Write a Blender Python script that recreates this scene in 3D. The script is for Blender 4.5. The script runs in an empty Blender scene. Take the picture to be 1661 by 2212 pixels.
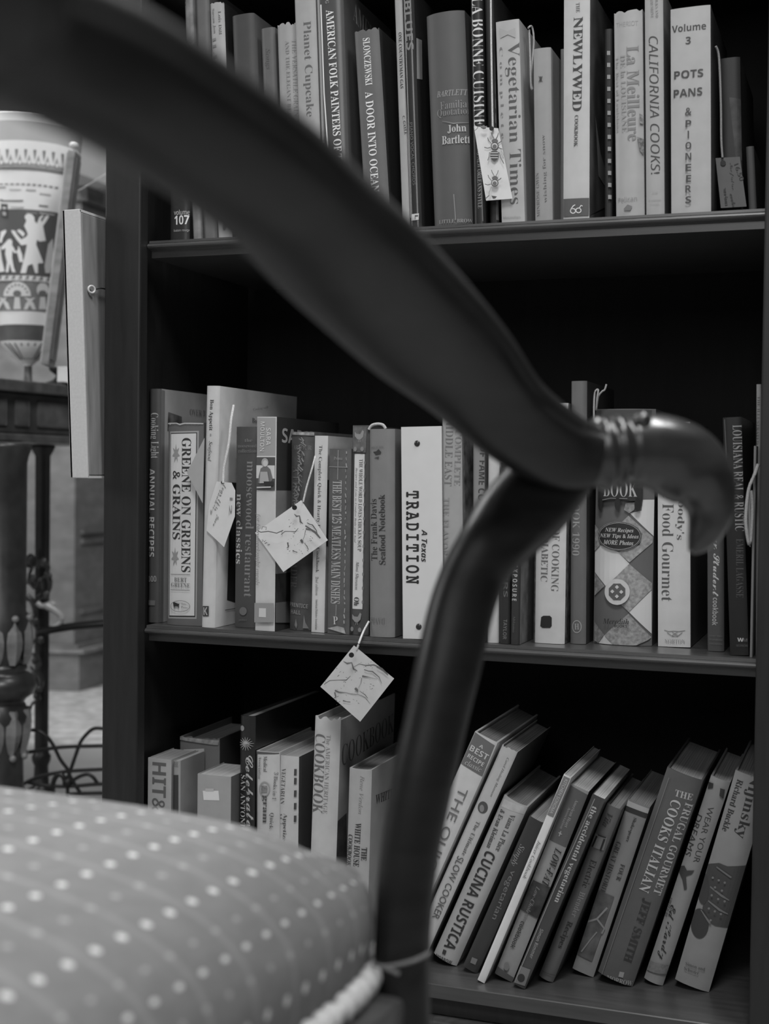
import bpy, bmesh, math, random
from mathutils import Vector, Matrix
from mathutils.geometry import tessellate_polygon
random.seed(7)
S = bpy.context.scene
COL = S.collection
# ---------------------------------------------------------------- camera
IW, IH, FPX = 1661.0, 2212.0, 2937.9
YAW, PITCH, ROLL = 0.346936, 0.0281559, 0.0120005
CAM = Vector((0.89775, -1.46094, 0.70105))
fwd = Vector((-math.sin(YAW)*math.cos(PITCH), math.cos(YAW)*math.cos(PITCH), -math.sin(PITCH)))
rt0 = Vector((math.cos(YAW), math.sin(YAW), 0)); up0 = rt0.cross(fwd)
CR = rt0*math.cos(ROLL) + up0*math.sin(ROLL)
CU = -rt0*math.sin(ROLL) + up0*math.cos(ROLL)
cd = bpy.data.cameras.new('camera'); cam = bpy.data.objects.new('camera', cd); COL.objects.link(cam)
M = Matrix((CR, CU, -fwd)).transposed().to_4x4(); M.translation = CAM
cam.matrix_world = M
cd.sensor_fit = 'VERTICAL'; cd.sensor_height = 36.0; cd.lens = 36.0*FPX/IH
cd.clip_start = 0.02; cd.clip_end = 50
cd.dof.use_dof = True; cd.dof.focus_distance = 1.60; cd.dof.aperture_fstop = 5.2
S.camera = cam
# ---------------------------------------------------------------- world, lights, exposure
w = bpy.data.worlds.new('room_air'); S.world = w; w.use_nodes = True
w.node_tree.nodes['Background'].inputs[0].default_value = (1, 1, 1, 1)
w.node_tree.nodes['Background'].inputs[1].default_value = 0.032
def area(name, loc, target, size, power, sy=None):
    l = bpy.data.lights.new(name, 'AREA'); l.energy = power; l.size = size
    if sy: l.shape = 'RECTANGLE'; l.size_y = sy
    o = bpy.data.objects.new(name, l); COL.objects.link(o); o.location = loc
    o.rotation_euler = (Vector(target)-Vector(loc)).to_track_quat('-Z', 'Y').to_euler()
    return o
area('ceiling_light_near', (0.95, -1.90, 3.40), (0.55, -0.2, 0.6), 0.75, 55)
area('fill_light_far', (0.55, -3.9, 2.30), (0.5, 0.0, 0.5), 1.5, 31)  # frontal fill added to even out brightness between the shelf rows
area('ceiling_light_above', (1.10, -0.16, 3.00), (0.85, -0.4, 0.0), 1.8, 62, 0.45)
area('area_light_left', (-2.6, -1.2, 2.0), (0.0, 0.2, 0.7), 1.2, 26)  # area light at the left side; no window is built there
area('fill_light_back', (-1.3, 0.6, 2.5), (-1.3, 1.2, 0.0), 0.8, 36)  # overhead fill added to brighten the rug and far left background
S.view_settings.view_transform = 'Standard'; S.view_settings.look = 'None'
S.view_settings.gamma = 1.0; S.view_settings.use_curve_mapping = False
S.view_settings.exposure = -0.06
# ---------------------------------------------------------------- rays
def ray(x, y): return fwd + CR*((x-IW/2)/FPX) - CU*((y-IH/2)/FPX)
def on_y(x, y, v):
    d = ray(x, y); return CAM + d*((v-CAM.y)/d.y)
def on_z(x, y, v):
    d = ray(x, y); return CAM + d*((v-CAM.z)/d.z)
def at(x, y, dist): return CAM + ray(x, y)*dist
# ---------------------------------------------------------------- materials
def lin(v):
    v /= 255.0
    return v/12.92 if v <= 0.04045 else ((v+0.055)/1.055)**2.4
def alb(v): return max(0.004, min(0.86, lin(v)/0.52))
MATS = {}
def mat(v, rough=0.55, coat=0.0, spec=0.4, noise=0.0, scale=40.0, bump=0.0, key=''):
    """plain grey paper / cloth / paint whose photo value is v"""
    k = (round(v), rough, coat, spec, noise, scale, bump, key)
    if k in MATS: return MATS[k]
    m = bpy.data.materials.new('surface'); m.use_nodes = True
    nt = m.node_tree; b = nt.nodes['Principled BSDF']
    a = alb(v)
    b.inputs['Base Color'].default_value = (a, a, a, 1)
    b.inputs['Roughness'].default_value = rough
    b.inputs['Specular IOR Level'].default_value = spec
    if coat:
        b.inputs['Coat Weight'].default_value = coat; b.inputs['Coat Roughness'].default_value = 0.18
    if noise or bump:
        tc = nt.nodes.new('ShaderNodeTexCoord'); n = nt.nodes.new('ShaderNodeTexNoise')
        n.inputs['Scale'].default_value = scale; n.inputs['Detail'].default_value = 6
        nt.links.new(tc.outputs['Object'], n.inputs['Vector'])
        if noise:
            r = nt.nodes.new('ShaderNodeMapRange')
            r.inputs[1].default_value = 0.3; r.inputs[2].default_value = 0.7
            r.inputs[3].default_value = a*(1-noise); r.inputs[4].default_value = min(0.9, a*(1+noise))
            nt.links.new(n.outputs['Fac'], r.inputs[0]); nt.links.new(r.outputs[0], b.inputs['Base Color'])
        if bump:
            bp = nt.nodes.new('ShaderNodeBump'); bp.inputs['Strength'].default_value = bump; bp.inputs['Distance'].default_value = 0.002
            nt.links.new(n.outputs['Fac'], bp.inputs['Height']); nt.links.new(bp.outputs[0], b.inputs['Normal'])
    MATS[k] = m; return m
def wood(v, rough=0.4, coat=0.25, stretch=(30, 30, 3), key='wood', var=0.35):
    k = (key, v, rough, coat, stretch)
    if k in MATS: return MATS[k]
    m = bpy.data.materials.new('dark_wood'); m.use_nodes = True
    nt = m.node_tree; b = nt.nodes['Principled BSDF']; a = alb(v)
    b.inputs['Roughness'].default_value = rough; b.inputs['Coat Weight'].default_value = coat
    b.inputs['Coat Roughness'].default_value = 0.3 if coat < .9 else 0.2; b.inputs['Specular IOR Level'].default_value = 0.35
    tc = nt.nodes.new('ShaderNodeTexCoord'); mp = nt.nodes.new('ShaderNodeMapping'); n = nt.nodes.new('ShaderNodeTexNoise')
    mp.inputs['Scale'].default_value = stretch; n.inputs['Scale'].default_value = 3.0; n.inputs['Detail'].default_value = 8
    nt.links.new(tc.outputs['Object'], mp.inputs[0]); nt.links.new(mp.outputs[0], n.inputs['Vector'])
    r = nt.nodes.new('ShaderNodeMapRange'); r.inputs[1].default_value = 0.3; r.inputs[2].default_value = 0.7
    r.inputs[3].default_value = a*(1-var); r.inputs[4].default_value = a*(1+var)
    nt.links.new(n.outputs['Fac'], r.inputs[0]); nt.links.new(r.outputs[0], b.inputs['Base Color'])
    bp = nt.nodes.new('ShaderNodeBump'); bp.inputs['Strength'].default_value = 0.12; bp.inputs['Distance'].default_value = 0.001
    nt.links.new(n.outputs['Fac'], bp.inputs['Height']); nt.links.new(bp.outputs[0], b.inputs['Normal'])
    MATS[k] = m; return m
def pages(v):
    k = ('pages', v)
    if k in MATS: return MATS[k]
    m = bpy.data.materials.new('paper_edges'); m.use_nodes = True
    nt = m.node_tree; b = nt.nodes['Principled BSDF']; a = alb(v); b.inputs['Roughness'].default_value = 0.8
    b.inputs['Specular IOR Level'].default_value = 0.1
    tc = nt.nodes.new('ShaderNodeTexCoord'); mp = nt.nodes.new('ShaderNodeMapping'); n = nt.nodes.new('ShaderNodeTexNoise')
    mp.inputs['Scale'].default_value = (900, 4, 4); n.inputs['Scale'].default_value = 1.0
    nt.links.new(tc.outputs['Object'], mp.inputs[0]); nt.links.new(mp.outputs[0], n.inputs['Vector'])
    r = nt.nodes.new('ShaderNodeMapRange'); r.inputs[1].default_value = 0.3; r.inputs[2].default_value = 0.7
    r.inputs[3].default_value = a*0.6; r.inputs[4].default_value = a*1.05
    nt.links.new(n.outputs['Fac'], r.inputs[0]); nt.links.new(r.outputs[0], b.inputs['Base Color'])
    MATS[k] = m; return m
# ---------------------------------------------------------------- mesh helpers
def link(name, bm, mats, parent=None, smooth=False, loc=None):
    me = bpy.data.meshes.new(name)
    bmesh.ops.recalc_face_normals(bm, faces=bm.faces[:])
    if smooth:
        for f in bm.faces: f.smooth = True
    for e in bm.edges:
        if len(e.link_faces) == 2 and e.link_faces[0].smooth != e.link_faces[1].smooth: e.smooth = False
    bm.to_mesh(me); bm.free()
    for m in (mats if isinstance(mats, (list, tuple)) else [mats]): me.materials.append(m)
    o = bpy.data.objects.new(name, me); COL.objects.link(o)
    if parent is not None:
        o.parent = parent
    if loc is not None: o.location = loc
    return o
def tag(o, label, cat, group=None):
    o['label'] = label; o['category'] = cat
    if group: o['group'] = group
    return o
def thing(name, label, cat, loc=(0, 0, 0), group=None, rot=None):
    o = bpy.data.objects.new(name, None); COL.objects.link(o); o.location = loc
    o.empty_display_size = 0.02
    if rot: o.rotation_euler = rot
    return tag(o, label, cat, group)
def struct(o): o['kind'] = 'structure'; return o
def box(bm, x0, x1, y0, y1, z0, z1, mi=0, bev=0.0):
    vs = [bm.verts.new((x, y, z)) for x in (x0, x1) for y in (y0, y1) for z in (z0, z1)]
    fs = [bm.faces.new([vs[i] for i in q]) for q in ((0, 1, 3, 2), (4, 6, 7, 5), (0, 4, 5, 1), (2, 3, 7, 6), (0, 2, 6, 4), (1, 5, 7, 3))]
    for f in fs: f.material_index = mi
    if bev:
        es = list({e for f in fs for e in f.edges})
        r = bmesh.ops.bevel(bm, geom=es, offset=bev, segments=2, affect='EDGES', profile=0.5)
        for f in r['faces']: f.material_index = mi
def boxo(name, x0, x1, y0, y1, z0, z1, m, parent=None, bev=0.002, off=Vector((0, 0, 0))):
    bm = bmesh.new(); box(bm, x0-off.x, x1-off.x, y0-off.y, y1-off.y, z0-off.z, z1-off.z, 0, bev)
    return link(name, bm, m, parent)
def prism(bm, pts, z0, z1, mi=0):
    a = [bm.verts.new((p[0], p[1], z0)) for p in pts]; b = [bm.verts.new((p[0], p[1], z1)) for p in pts]
    n = len(pts)
    fs = [bm.faces.new(a[::-1]), bm.faces.new(b)]
    for i in range(n): fs.append(bm.faces.new((a[i], a[(i+1) % n], b[(i+1) % n], b[i])))
    for f in fs: f.material_index = mi
def lathe(bm, prof, cx=0.0, cy=0.0, n=32, mi=0):
    rings = []
    for r, z in prof:
        rings.append([bm.verts.new((cx+r*math.cos(2*math.pi*i/n), cy+r*math.sin(2*math.pi*i/n), z)) for i in range(n)])
    for a, b in zip(rings, rings[1:]):
        for i in range(n):
            f = bm.faces.new((a[i], a[(i+1) % n], b[(i+1) % n], b[i])); f.material_index = mi
    for rg, rev in ((rings[0], True), (rings[-1], False)):
        f = bm.faces.new(rg[::-1] if rev else rg); f.material_index = mi
def crom(pts, k):
    """Catmull-Rom through tuples of floats / vectors"""
    out = []
    n = len(pts)
    for i in range(n-1):
        p0 = pts[max(0, i-1)]; p1 = pts[i]; p2 = pts[i+1]; p3 = pts[min(n-1, i+2)]
        for j in range(k):
            t = j/k
            out.append(0.5*((2*p1) + (p2-p0)*t + (2*p0-5*p1+4*p2-p3)*t*t + (3*p1-p0-3*p2+p3)*t**3))
    out.append(pts[-1]); return out
def sweep(bm, pts, wd, th, side=None, n=20, p=2.0, mi=0, groove=0.0):
    """tube of superellipse section; wd across (in the plane seen), th along the other axis"""
    rings = []
    m = len(pts)
    for i in range(m):
        t = (pts[min(m-1, i+1)]-pts[max(0, i-1)]).normalized()
        ref = side(i) if callable(side) else (side if side is not None else Vector((0.3, 0.2, 0.93)))
        a = ref.cross(t)
        if a.length < 1e-4: a = Vector((1, 0, 0)).cross(t)
        a.normalize(); b = t.cross(a)
        ring = []
        for j in range(n):
            an = 2*math.pi*j/n; c, s = math.cos(an), math.sin(an)
            ca = math.copysign(abs(c)**(2/p), c); sa = math.copysign(abs(s)**(2/p), s)
            if groove:
                g = 1-groove*math.exp(-((an-0.86)/0.13)**2); ca *= g; sa *= g
            ring.append(bm.verts.new(pts[i] + a*(ca*wd[i]/2) + b*(sa*th[i]/2)))
        rings.append(ring)
    for A, B in zip(rings, rings[1:]):
        for j in range(n):
            f = bm.faces.new((A[j], A[(j+1) % n], B[(j+1) % n], B[j])); f.material_index = mi; f.smooth = True
    for rg, sg in ((rings[0], -1), (rings[-1], 1)):
        f = bm.faces.new(rg[::-1] if sg < 0 else rg); f.material_index = mi
def tube(bm, pts, r, n=8, k=6, mi=0):
    pp = crom([Vector(p) for p in pts], k) if k > 1 else [Vector(p) for p in pts]
    rr = [2*r]*len(pp) if not callable(r) else [2*r(i/(len(pp)-1)) for i in range(len(pp))]
    sweep(bm, pp, rr, rr, n=n, mi=mi)
def ball(bm, c, r, mi=0, sc=(1, 1, 1), u=14, v=10):
    ret = bmesh.ops.create_uvsphere(bm, u_segments=u, v_segments=v, radius=r)
    for vv in ret['verts']:
        vv.co = Vector((vv.co.x*sc[0], vv.co.y*sc[1], vv.co.z*sc[2])) + Vector(c)
        for f in vv.link_faces: f.material_index = mi; f.smooth = True
# ---------------------------------------------------------------- lettering
HOLES = {0x1D455: 0x210E}
def style(s, st):
    tb = {'sb': (0x1D400, 0x1D7CE), 'sr': (0x1D400, 0x1D7CE), 'si': (0x1D434, 0x1D7CE), 'sbi': (0x1D468, 0x1D7CE), 'sc': (0x1D4D0, None),
          'sans': (0x1D5A0, 0x1D7E2), 'sansb': (0x1D5D4, 0x1D7EC), 'sansi': (0x1D608, 0x1D7E2), 'sansbi': (0x1D63C, 0x1D7EC), 'tt': (0x1D670, 0x1D7F6)}
    if st == 'ss': return s
    L, Dg = tb[st]; r = ''
    for c in s:
        if 'A' <= c <= 'Z': q = L+ord(c)-65
        elif 'a' <= c <= 'z': q = L+26+ord(c)-97
        elif '0' <= c <= '9' and Dg: q = Dg+ord(c)-48
        else: q = ord(c)
        r += chr(HOLES.get(q, q))
    return r
GLY = {}
TYPE = bpy.data.scenes.new('typesetting')
def glyphs(s, st):
    """unit-box triangles of a string: verts (0..1, 0..1) and faces"""
    k = (s, st)
    if k in GLY: return GLY[k]
    c = bpy.data.curves.new('lettering', 'FONT'); c.body = style(s, st); c.size = 1.0; c.resolution_u = 3
    if st == 'sr': c.offset = -0.009
    if st == 'tt': c.offset = 0.022; c.space_character = 1.32
    if st == 'sc': c.offset = 0.006
    o = bpy.data.objects.new('lettering', c); TYPE.collection.objects.link(o)
    vl = TYPE.view_layers[0]; vl.update(); dg = vl.depsgraph; ev = o.evaluated_get(dg); me = ev.to_mesh()
    vs = [(v.co.x, v.co.y) for v in me.vertices]; fs = [tuple(p.vertices) for p in me.polygons]
    ev.to_mesh_clear(); bpy.data.objects.remove(o); bpy.data.curves.remove(c)
    x0 = min(v[0] for v in vs); x1 = max(v[0] for v in vs); y0 = min(v[1] for v in vs); y1 = max(v[1] for v in vs)
    vs = [((x-x0)/(x1-x0), (y-y0)/(y1-y0)) for x, y in vs]
    GLY[k] = (vs, fs); return GLY[k]
class Slots:
    """material slots of one mesh"""
    def __init__(self, base): self.m = [base]; self.i = {}
    def get(self, m):
        if m.name not in self.i:
            self.i[m.name] = len(self.m); self.m.append(m)
        return self.i[m.name]
class Face:
    """a printable face of a thing: px -> plane coords (a,b) -> local 3D"""
    def __init__(self, inv, origin, ea, eb, lift):
        self.inv = inv; self.o = Vector(origin); self.ea = Vector(ea); self.eb = Vector(eb)
        self.n = self.ea.cross(self.eb); self.lift = lift; self.k = 1; self.cuts = ()
        self.c = inv @ CAM; self.rot = inv.to_3x3()
    def uv(self, px, py):
        d = self.rot @ ray(px, py)
        q = self.c + d*((self.o-self.c).dot(self.n)/d.dot(self.n)) - self.o
        return Vector((q.dot(self.ea), q.dot(self.eb)))
    def pt(self, u, off): return self.lift(u, off)
def put_faces(bm, face, pts2, faces, mi, off):
    t = bmesh.new(); vs = [t.verts.new((q[0], q[1], 0)) for q in pts2]
    for f in faces:
        try: t.faces.new([vs[i] for i in f])
        except ValueError: pass
    xs = [q[0] for q in pts2]
    for cx in face.cuts:                       # let the print follow the round of the spine
        if min(xs) < cx < max(xs):
            bmesh.ops.bisect_plane(t, geom=t.verts[:]+t.edges[:]+t.faces[:], dist=1e-7, plane_co=(cx, 0, 0), plane_no=(1, 0, 0))
    mp = {}
    for v in t.verts: mp[v] = bm.verts.new(face.pt(v.co, off))
    for f in t.faces:
        g = bm.faces.new([mp[v] for v in f.verts]); g.material_index = mi
    t.free()
def orient(face):
    return face
def pr_text(bm, sl, face, st, s, p0, p1, h, v, m=None):
    a = face.uv(*p0); b = face.uv(*p1); d = b-a
    dx, dy = p1[0]-p0[0], p1[1]-p0[1]; L = math.hypot(dx, dy); nx, ny = dy/L, -dx/L
    mx, my = (p0[0]+p1[0])/2, (p0[1]+p1[1])/2
    H = (face.uv(mx+nx*h/2, my+ny*h/2)-face.uv(mx-nx*h/2, my-ny*h/2))
    upv = Vector((-d.y, d.x)).normalized(); Hh = abs(H.dot(upv)) or H.length
    gv, gf = glyphs(s, st)
    pts = [a + d*x + upv*((y-0.5)*Hh) for x, y in gv]
    put_faces(bm, face, pts, gf, sl.get(m or mat(v, 0.5)), 0.00022*face.k); face.k += 1
def pr_quad(bm, sl, face, q, v, m=None, nu=8, nv=2):
    c = [face.uv(*p) for p in q]
    pts = []; fs = []
    for j in range(nv+1):
        for i in range(nu+1):
            s, t = i/nu, j/nv
            pts.append((c[0]*(1-s)+c[1]*s)*(1-t) + (c[3]*(1-s)+c[2]*s)*t)
    for j in range(nv):
        for i in range(nu):
            k = j*(nu+1)+i; fs.append((k+nu+1, k+nu+2, k+1, k))
    put_faces(bm, face, pts, fs, sl.get(m or mat(v, 0.5)), 0.00022*face.k); face.k += 1
def pr_poly(bm, sl, face, q, v, m=None):
    c = [face.uv(*p) for p in q]
    t = tessellate_polygon([[Vector((p.x, p.y, 0)) for p in c]])
    fs = []
    for a, b, e in t:
        ar = (c[b]-c[a]).cross(c[e]-c[a])
        fs.append((a, b, e) if ar > 0 else (a, e, b))
    put_faces(bm, face, c, fs, sl.get(m or mat(v, 0.5)), 0.00022*face.k); face.k += 1
def ell(cx, cy, rx, ry, n=24, a0=0.0): return [(cx+rx*math.cos(a0+2*math.pi*i/n), cy+ry*math.sin(a0+2*math.pi*i/n)) for i in range(n)]
def stroke(pts, wpx):
    """polyline -> polygon px of given width (tapered allowed)"""
    L = []; R = []
    n = len(pts)
    for i, (x, y) in enumerate(pts):
        a = pts[max(0, i-1)]; b = pts[min(n-1, i+1)]; dx, dy = b[0]-a[0], b[1]-a[1]; l = math.hypot(dx, dy) or 1
        ww = wpx if not isinstance(wpx, (list, tuple)) else wpx[i]
        L.append((x-dy/l*ww/2, y+dx/l*ww/2)); R.append((x+dy/l*ww/2, y-dx/l*ww/2))
    return L, R
def pr_line(bm, sl, face, pts, wpx, v, m=None):
    L, R = stroke(pts, wpx)
    lu = [face.uv(*p) for p in L]; ru = [face.uv(*p) for p in R]
    n = len(lu); c = lu+ru
    fs = [(i, i+1, n+i+1, n+i) for i in range(n-1)]
    put_faces(bm, face, c, fs, sl.get(m or mat(v, 0.5)), 0.00022*face.k); face.k += 1
def do_prints(bm, sl, faces, prints):
    for p in prints:
        k = p[0]; fc = faces[p[-1]] if isinstance(p[-1], str) and p[-1] in faces and len(p[-1]) == 1 else faces['s']
        if k == 't': pr_text(bm, sl, fc, p[1], p[2], p[3], p[4], p[5], p[6])
        elif k == 'q': pr_quad(bm, sl, fc, p[1], p[2])
        elif k == 'p': pr_poly(bm, sl, fc, p[1], p[2])
        elif k == 'l': pr_line(bm, sl, fc, p[1], p[2], p[3])
        elif k == 'r':   # ring
            _, c, r, wd, v = p[:5]
            pr_line(bm, sl, fc, ell(c[0], c[1], r[0], r[1], 24)+[(c[0]+r[0], c[1])], wd, v)
        elif k == 'x': pr_poly(bm, sl, fc, p[1], p[2], mat(p[2], 0.5, 0, 0.4, .35, 260))
        elif k == 'n':   # noisy patch
            pr_quad(bm, sl, fc, p[1], p[2], mat(p[2], 0.5, 0, 0.4, p[3], p[4]))
# ---------------------------------------------------------------- setting
WX0, WY1 = -3.3, 3.4
bm = bmesh.new(); box(bm, WX0, 3.0, -3.2, WY1, -0.05, 0.0)
struct(link('floor', bm, mat(118, 0.5, 0.0, 0.3, 0.10, 6)))
bm = bmesh.new(); box(bm, WX0, 3.0, WY1, WY1+0.08, 0.0, 2.7)
struct(link('wall_back', bm, mat(70, 0.8, 0, 0.2, 0.06, 3)))
bm = bmesh.new(); box(bm, WX0-0.08, WX0, -3.2, WY1, 0.0, 2.7)
struct(link('wall_left', bm, mat(70, 0.8, 0, 0.2, 0.06, 3)))
bm = bmesh.new(); box(bm, WX0, 3.0, WY1-0.018, WY1-0.001, 0.0, 0.12, 0, 0.003)
struct(link('baseboard_back', bm, wood(40)))
# ---------------------------------------------------------------- bookcase
ZT, ZM, ZB = 0.51+0.47+0.0035, 0.51, 0.51-0.3895
YS = 0.018
def case():
    t = thing('bookcase', 'tall dark wooden open bookcase holding three rows of books', 'bookcase', (0.42, 0.0, 0.0))
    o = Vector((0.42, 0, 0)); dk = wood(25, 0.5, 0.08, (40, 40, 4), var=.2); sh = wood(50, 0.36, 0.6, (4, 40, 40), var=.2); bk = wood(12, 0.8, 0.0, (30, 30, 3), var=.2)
    xr = 0.783; D = 0.34; top = 1.98
    for x0, x1 in ((0.0, 0.0495), (xr, xr+0.052)):
        boxo('stile', x0, x1, 0.0, 0.02, 0.0, top, dk, t, 0.0022, o)
        boxo('side_panel', x0+0.002 if x0 == 0 else x0+0.012, x0+0.036 if x0 == 0 else x1-0.002, 0.0205, D, 0.0, top, dk, t, 0.001, o)
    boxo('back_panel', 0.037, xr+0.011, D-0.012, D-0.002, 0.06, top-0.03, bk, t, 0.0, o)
    for z in (ZB, ZM, ZT, 1.335, 1.66):
        bm = bmesh.new()
        # shelf board with a fillet and a half-round nose
        prof = [(D-0.013, 0.0), (YS+0.003, 0.0), (YS+0.0025, -0.0030), (YS+0.0005, -0.0034)]
        for i in range(7):
            a = math.pi*i/6; prof.append((YS+0.004-0.0055*math.sin(a)*1.0-0.001, -0.0034-0.0034*(1-math.cos(a))))
        prof += [(YS+0.006, -0.0108), (YS+0.009, -0.012), (YS+0.009, -0.020), (D-0.013, -0.020)]
        if z == ZB: prof = [(D-0.013, 0.0), (0.004, 0.0), (0.003, -0.001), (0.003, -0.016), (D-0.013, -0.016)]
        xa, xb = (0.0502 if z != ZB else 0.0502)-0.42, xr-0.0006-0.42
        A = [bm.verts.new((xa, p[0], z+p[1])) for p in prof]; B = [bm.verts.new((xb, p[0], z+p[1])) for p in prof]
        n = len(prof)
        bm.faces.new(A); bm.faces.new(B[::-1])
        for i in range(n): bm.faces.new((A[i], A[(i+1) % n], B[(i+1) % n], B[i]))
        link('shelf', bm, sh, t)
    boxo('kick_board', 0.0502, xr-0.0006, 0.008, 0.024, 0.085, ZB-0.0165, dk, t, 0.0, o)
    boxo('base_board', 0.0502, xr-0.0006, -0.012, 0.012, 0.0, 0.083, wood(46), t, 0.003, o)
    boxo('top_board', -0.02, xr+0.072, -0.02, D, top+0.0005, top+0.03, dk, t, 0.003, o)
case()
# ---------------------------------------------------------------- books
GRP = {'T': 'books on the top shelf', 'M': 'books on the middle shelf', 'B': 'books on the bottom shelf'}
SZ = {'T': ZT, 'M': ZM, 'B': ZB}
def book(row, bl, br, tl, v, label, prints=(), D=0.17, hard=True, y=None, cr=None, c=0.003, p=4.0, pg=140, rough=0.5,
         coat=0.0, worn=0.0, noise=0.05, name='book', cat='book', extra=None, lean=None, hb=None, group=True):
    z0 = SZ[row]
    def geo(y):
        A, B, T = on_y(bl[0], bl[1], y), on_y(br[0], br[1], y), on_y(tl[0], tl[1], y)
        if y == yy and fixed: A.z = B.z = z0
        th = math.atan2(T.x-A.x, T.z-A.z)
        if lean is not None: th = lean
        if abs(th) < math.radians(0.5): th = 0.0
        u = Vector((math.cos(th), 0, -math.sin(th))); n = Vector((math.sin(th), 0, math.cos(th)))
        return A, (B-A).dot(u), (T-A).dot(n), th, u
    fixed = y is not None; yy = y
    if not fixed:
        low = br if (tl[0]-bl[0]) > 0.02*(bl[1]-tl[1]) else bl
        yy = min(0.09, max(0.024, on_z(low[0], low[1], z0).y))
    A, wd, h, th, u = geo(yy)
    if hb: h = hb
    if th > 0: A.z = z0 + 0.0004 + wd*math.sin(th)
    else: A.z = z0 + 0.0004
    root = thing(name, label, cat, A, GRP[row] if group else None, (0, th, 0))
    inv = (Matrix.Translation(A) @ Matrix.Rotation(th, 4, 'Y')).inverted()
    c = min(c, wd*0.2)
    yp = lambda x: c*abs(min(1, max(-1, 2*x/wd-1)))**p
    if v > 60: v *= {'T': .83, 'M': .94, 'B': 1.0}[row]  # row factor darkens upper spines to offset the stronger light there
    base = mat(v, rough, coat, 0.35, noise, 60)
    sl = Slots(base)
    t = 0.0022 if hard else 0.0006
    # cover: U-shaped shell
    bm = bmesh.new(); N = 14
    us = [0.5-0.5*math.cos(math.pi*i/N) for i in range(N+1)]
    out = [(0.0, D)] + [(q*wd, yp(q*wd)) for q in us] + [(wd, D)]
    inn = [(t, D)] + [(t+q*(wd-2*t), yp(q*wd)+t) for q in us] + [(wd-t, D)]
    rnd = random.Random(int(bl[0]*7+bl[1]))
    zt = [h-(rnd.random()**2*worn if 0 < i < len(out)-1 else 0) for i in range(len(out))]
    ob = [bm.verts.new((x, yv, 0)) for x, yv in out]; ot = [bm.verts.new((x, yv, zt[i])) for i, (x, yv) in enumerate(out)]
    ib = [bm.verts.new((x, yv, 0)) for x, yv in inn]; it = [bm.verts.new((x, yv, zt[i])) for i, (x, yv) in enumerate(inn)]
    n = len(out)
    rmi = sl.get(mat(cr, rough, coat, 0.35, noise, 60, 0, 'r')) if cr is not None else 0
    for i in range(n-1):
        f = bm.faces.new((ob[i], ob[i+1], ot[i+1], ot[i])); f.material_index = rmi if i == n-2 else 0
        f.smooth = 0 < i < n-2
        bm.faces.new((ib[i+1], ib[i], it[i], it[i+1]))
        bm.faces.new((ot[i], ot[i+1], it[i+1], it[i])); bm.faces.new((ob[i+1], ob[i], ib[i], ib[i+1]))
    for i in (0, n-1): bm.faces.new((ob[i], ot[i], it[i], ib[i]))
    faces = {'s': Face(inv, (0, 0, 0), (1, 0, 0), (0, 0, 1), lambda q, o: Vector((min(wd, max(0, q.x)), yp(q.x)-o, min(h-.0003, max(.0003, q.y))))),
             'R': Face(inv, (wd, 0, 0), (0, 1, 0), (0, 0, 1), lambda q, o: Vector((wd+o, min(D, max(c, q.x)), min(h-.0003, max(.0003, q.y)))))}
    faces['s'].cuts = [wd*(0.5-0.5*math.cos(math.pi*i/14)) for i in range(1, 14)]
    do_prints(bm, sl, faces, prints)
    cov = link('cover', bm, sl.m, root)
    bm = bmesh.new(); ins = 0.0035 if hard else 0.0012
    box(bm, t+0.0001, wd-t-0.0001, c+t+0.0002, D-(0.004 if hard else 0.0005), ins, h-ins-worn)
    link('page_block', bm, pages(pg), root)
    if extra: extra(root, faces, wd, h, yp)
    return root
def rivets(pts, rpx, v):
    def f(root, faces, wd, h, yp):
        for (x, y) in pts:
            q = faces['s'].uv(x, y); r = rpx/FPX*1.6
            bm = bmesh.new(); ball(bm, (q.x, yp(q.x)-0.0002, q.y), r, 0, (1, 0.4, 1))
            link('rivet', bm, mat(v, 0.3, 0.3), root)['label'] = 'round metal rivet in the spine'
    return f
def star(cx, cy, rx, ry, n=7):
    return [(cx+(rx if i % 2 == 0 else rx*.42)*math.sin(math.pi*i/n), cy-(ry if i % 2 == 0 else ry*.42)*math.cos(math.pi*i/n)) for i in range(2*n)]
# ---- top row, left to right
book('T', (366, 513), (407, 511.5), (366, 395), 38, 'short dark spine with the numeral 107 at the far left of the top shelf', [
    ('t', 'sans', 'volume', (376, 459), (408, 457.5), 11, 150), ('t', 'sansb', '107', (377, 476), (407, 474), 20, 165),
    ('t', 'sans', 'baton rouge', (376, 499), (409, 497), 7, 130)], y=.03, hard=False, D=.13, lean=0, rough=.35)
book('T', (416.5, 511), (433.5, 510), (397, -20), 112, 'pale spine right of the book numbered 107, dark letters at its top', [
    ('t', 'sb', 'ILLU', (392, -45), (394, 14), 15, 50)], y=.03, noise=.3)
book('T', (439, 510), (468, 508), (420, -25), 92, 'plain mid grey book behind the chair arm, left of the torn pale jacket', [], y=.034)
book('T', (470, 508), (500, 506.5), (452, 8), 150, 'pale torn jacket with two small columns of type, near the upper left corner', [
    ('t', 'sr', 'Lois Dill', (474, 24), (476, 74), 6, 70), ('t', 'sr', 'Susan Jon', (460, 19), (464, 72), 6, 90),
    ('p', ell(485, 490, 3.5, 7), 70), ('t', 'sr', 'ILLUSTRATED', (462, 80), (476, 330), 9, 90)], y=.03, cr=32, worn=.004)
book('T', (518, 506), (565, 503.5), (500, 35), 50, 'dark charcoal book whose top corner shows above the chair arm', [], y=.032, cr=78)
book('T', (579, 503), (609, 501), (562, 63), 86, 'grey book with faint script, right of the dark charcoal book', [
    ('t', 'si', 'Songs', (577, 105), (579, 150), 12, 60)], y=.036)
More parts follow.
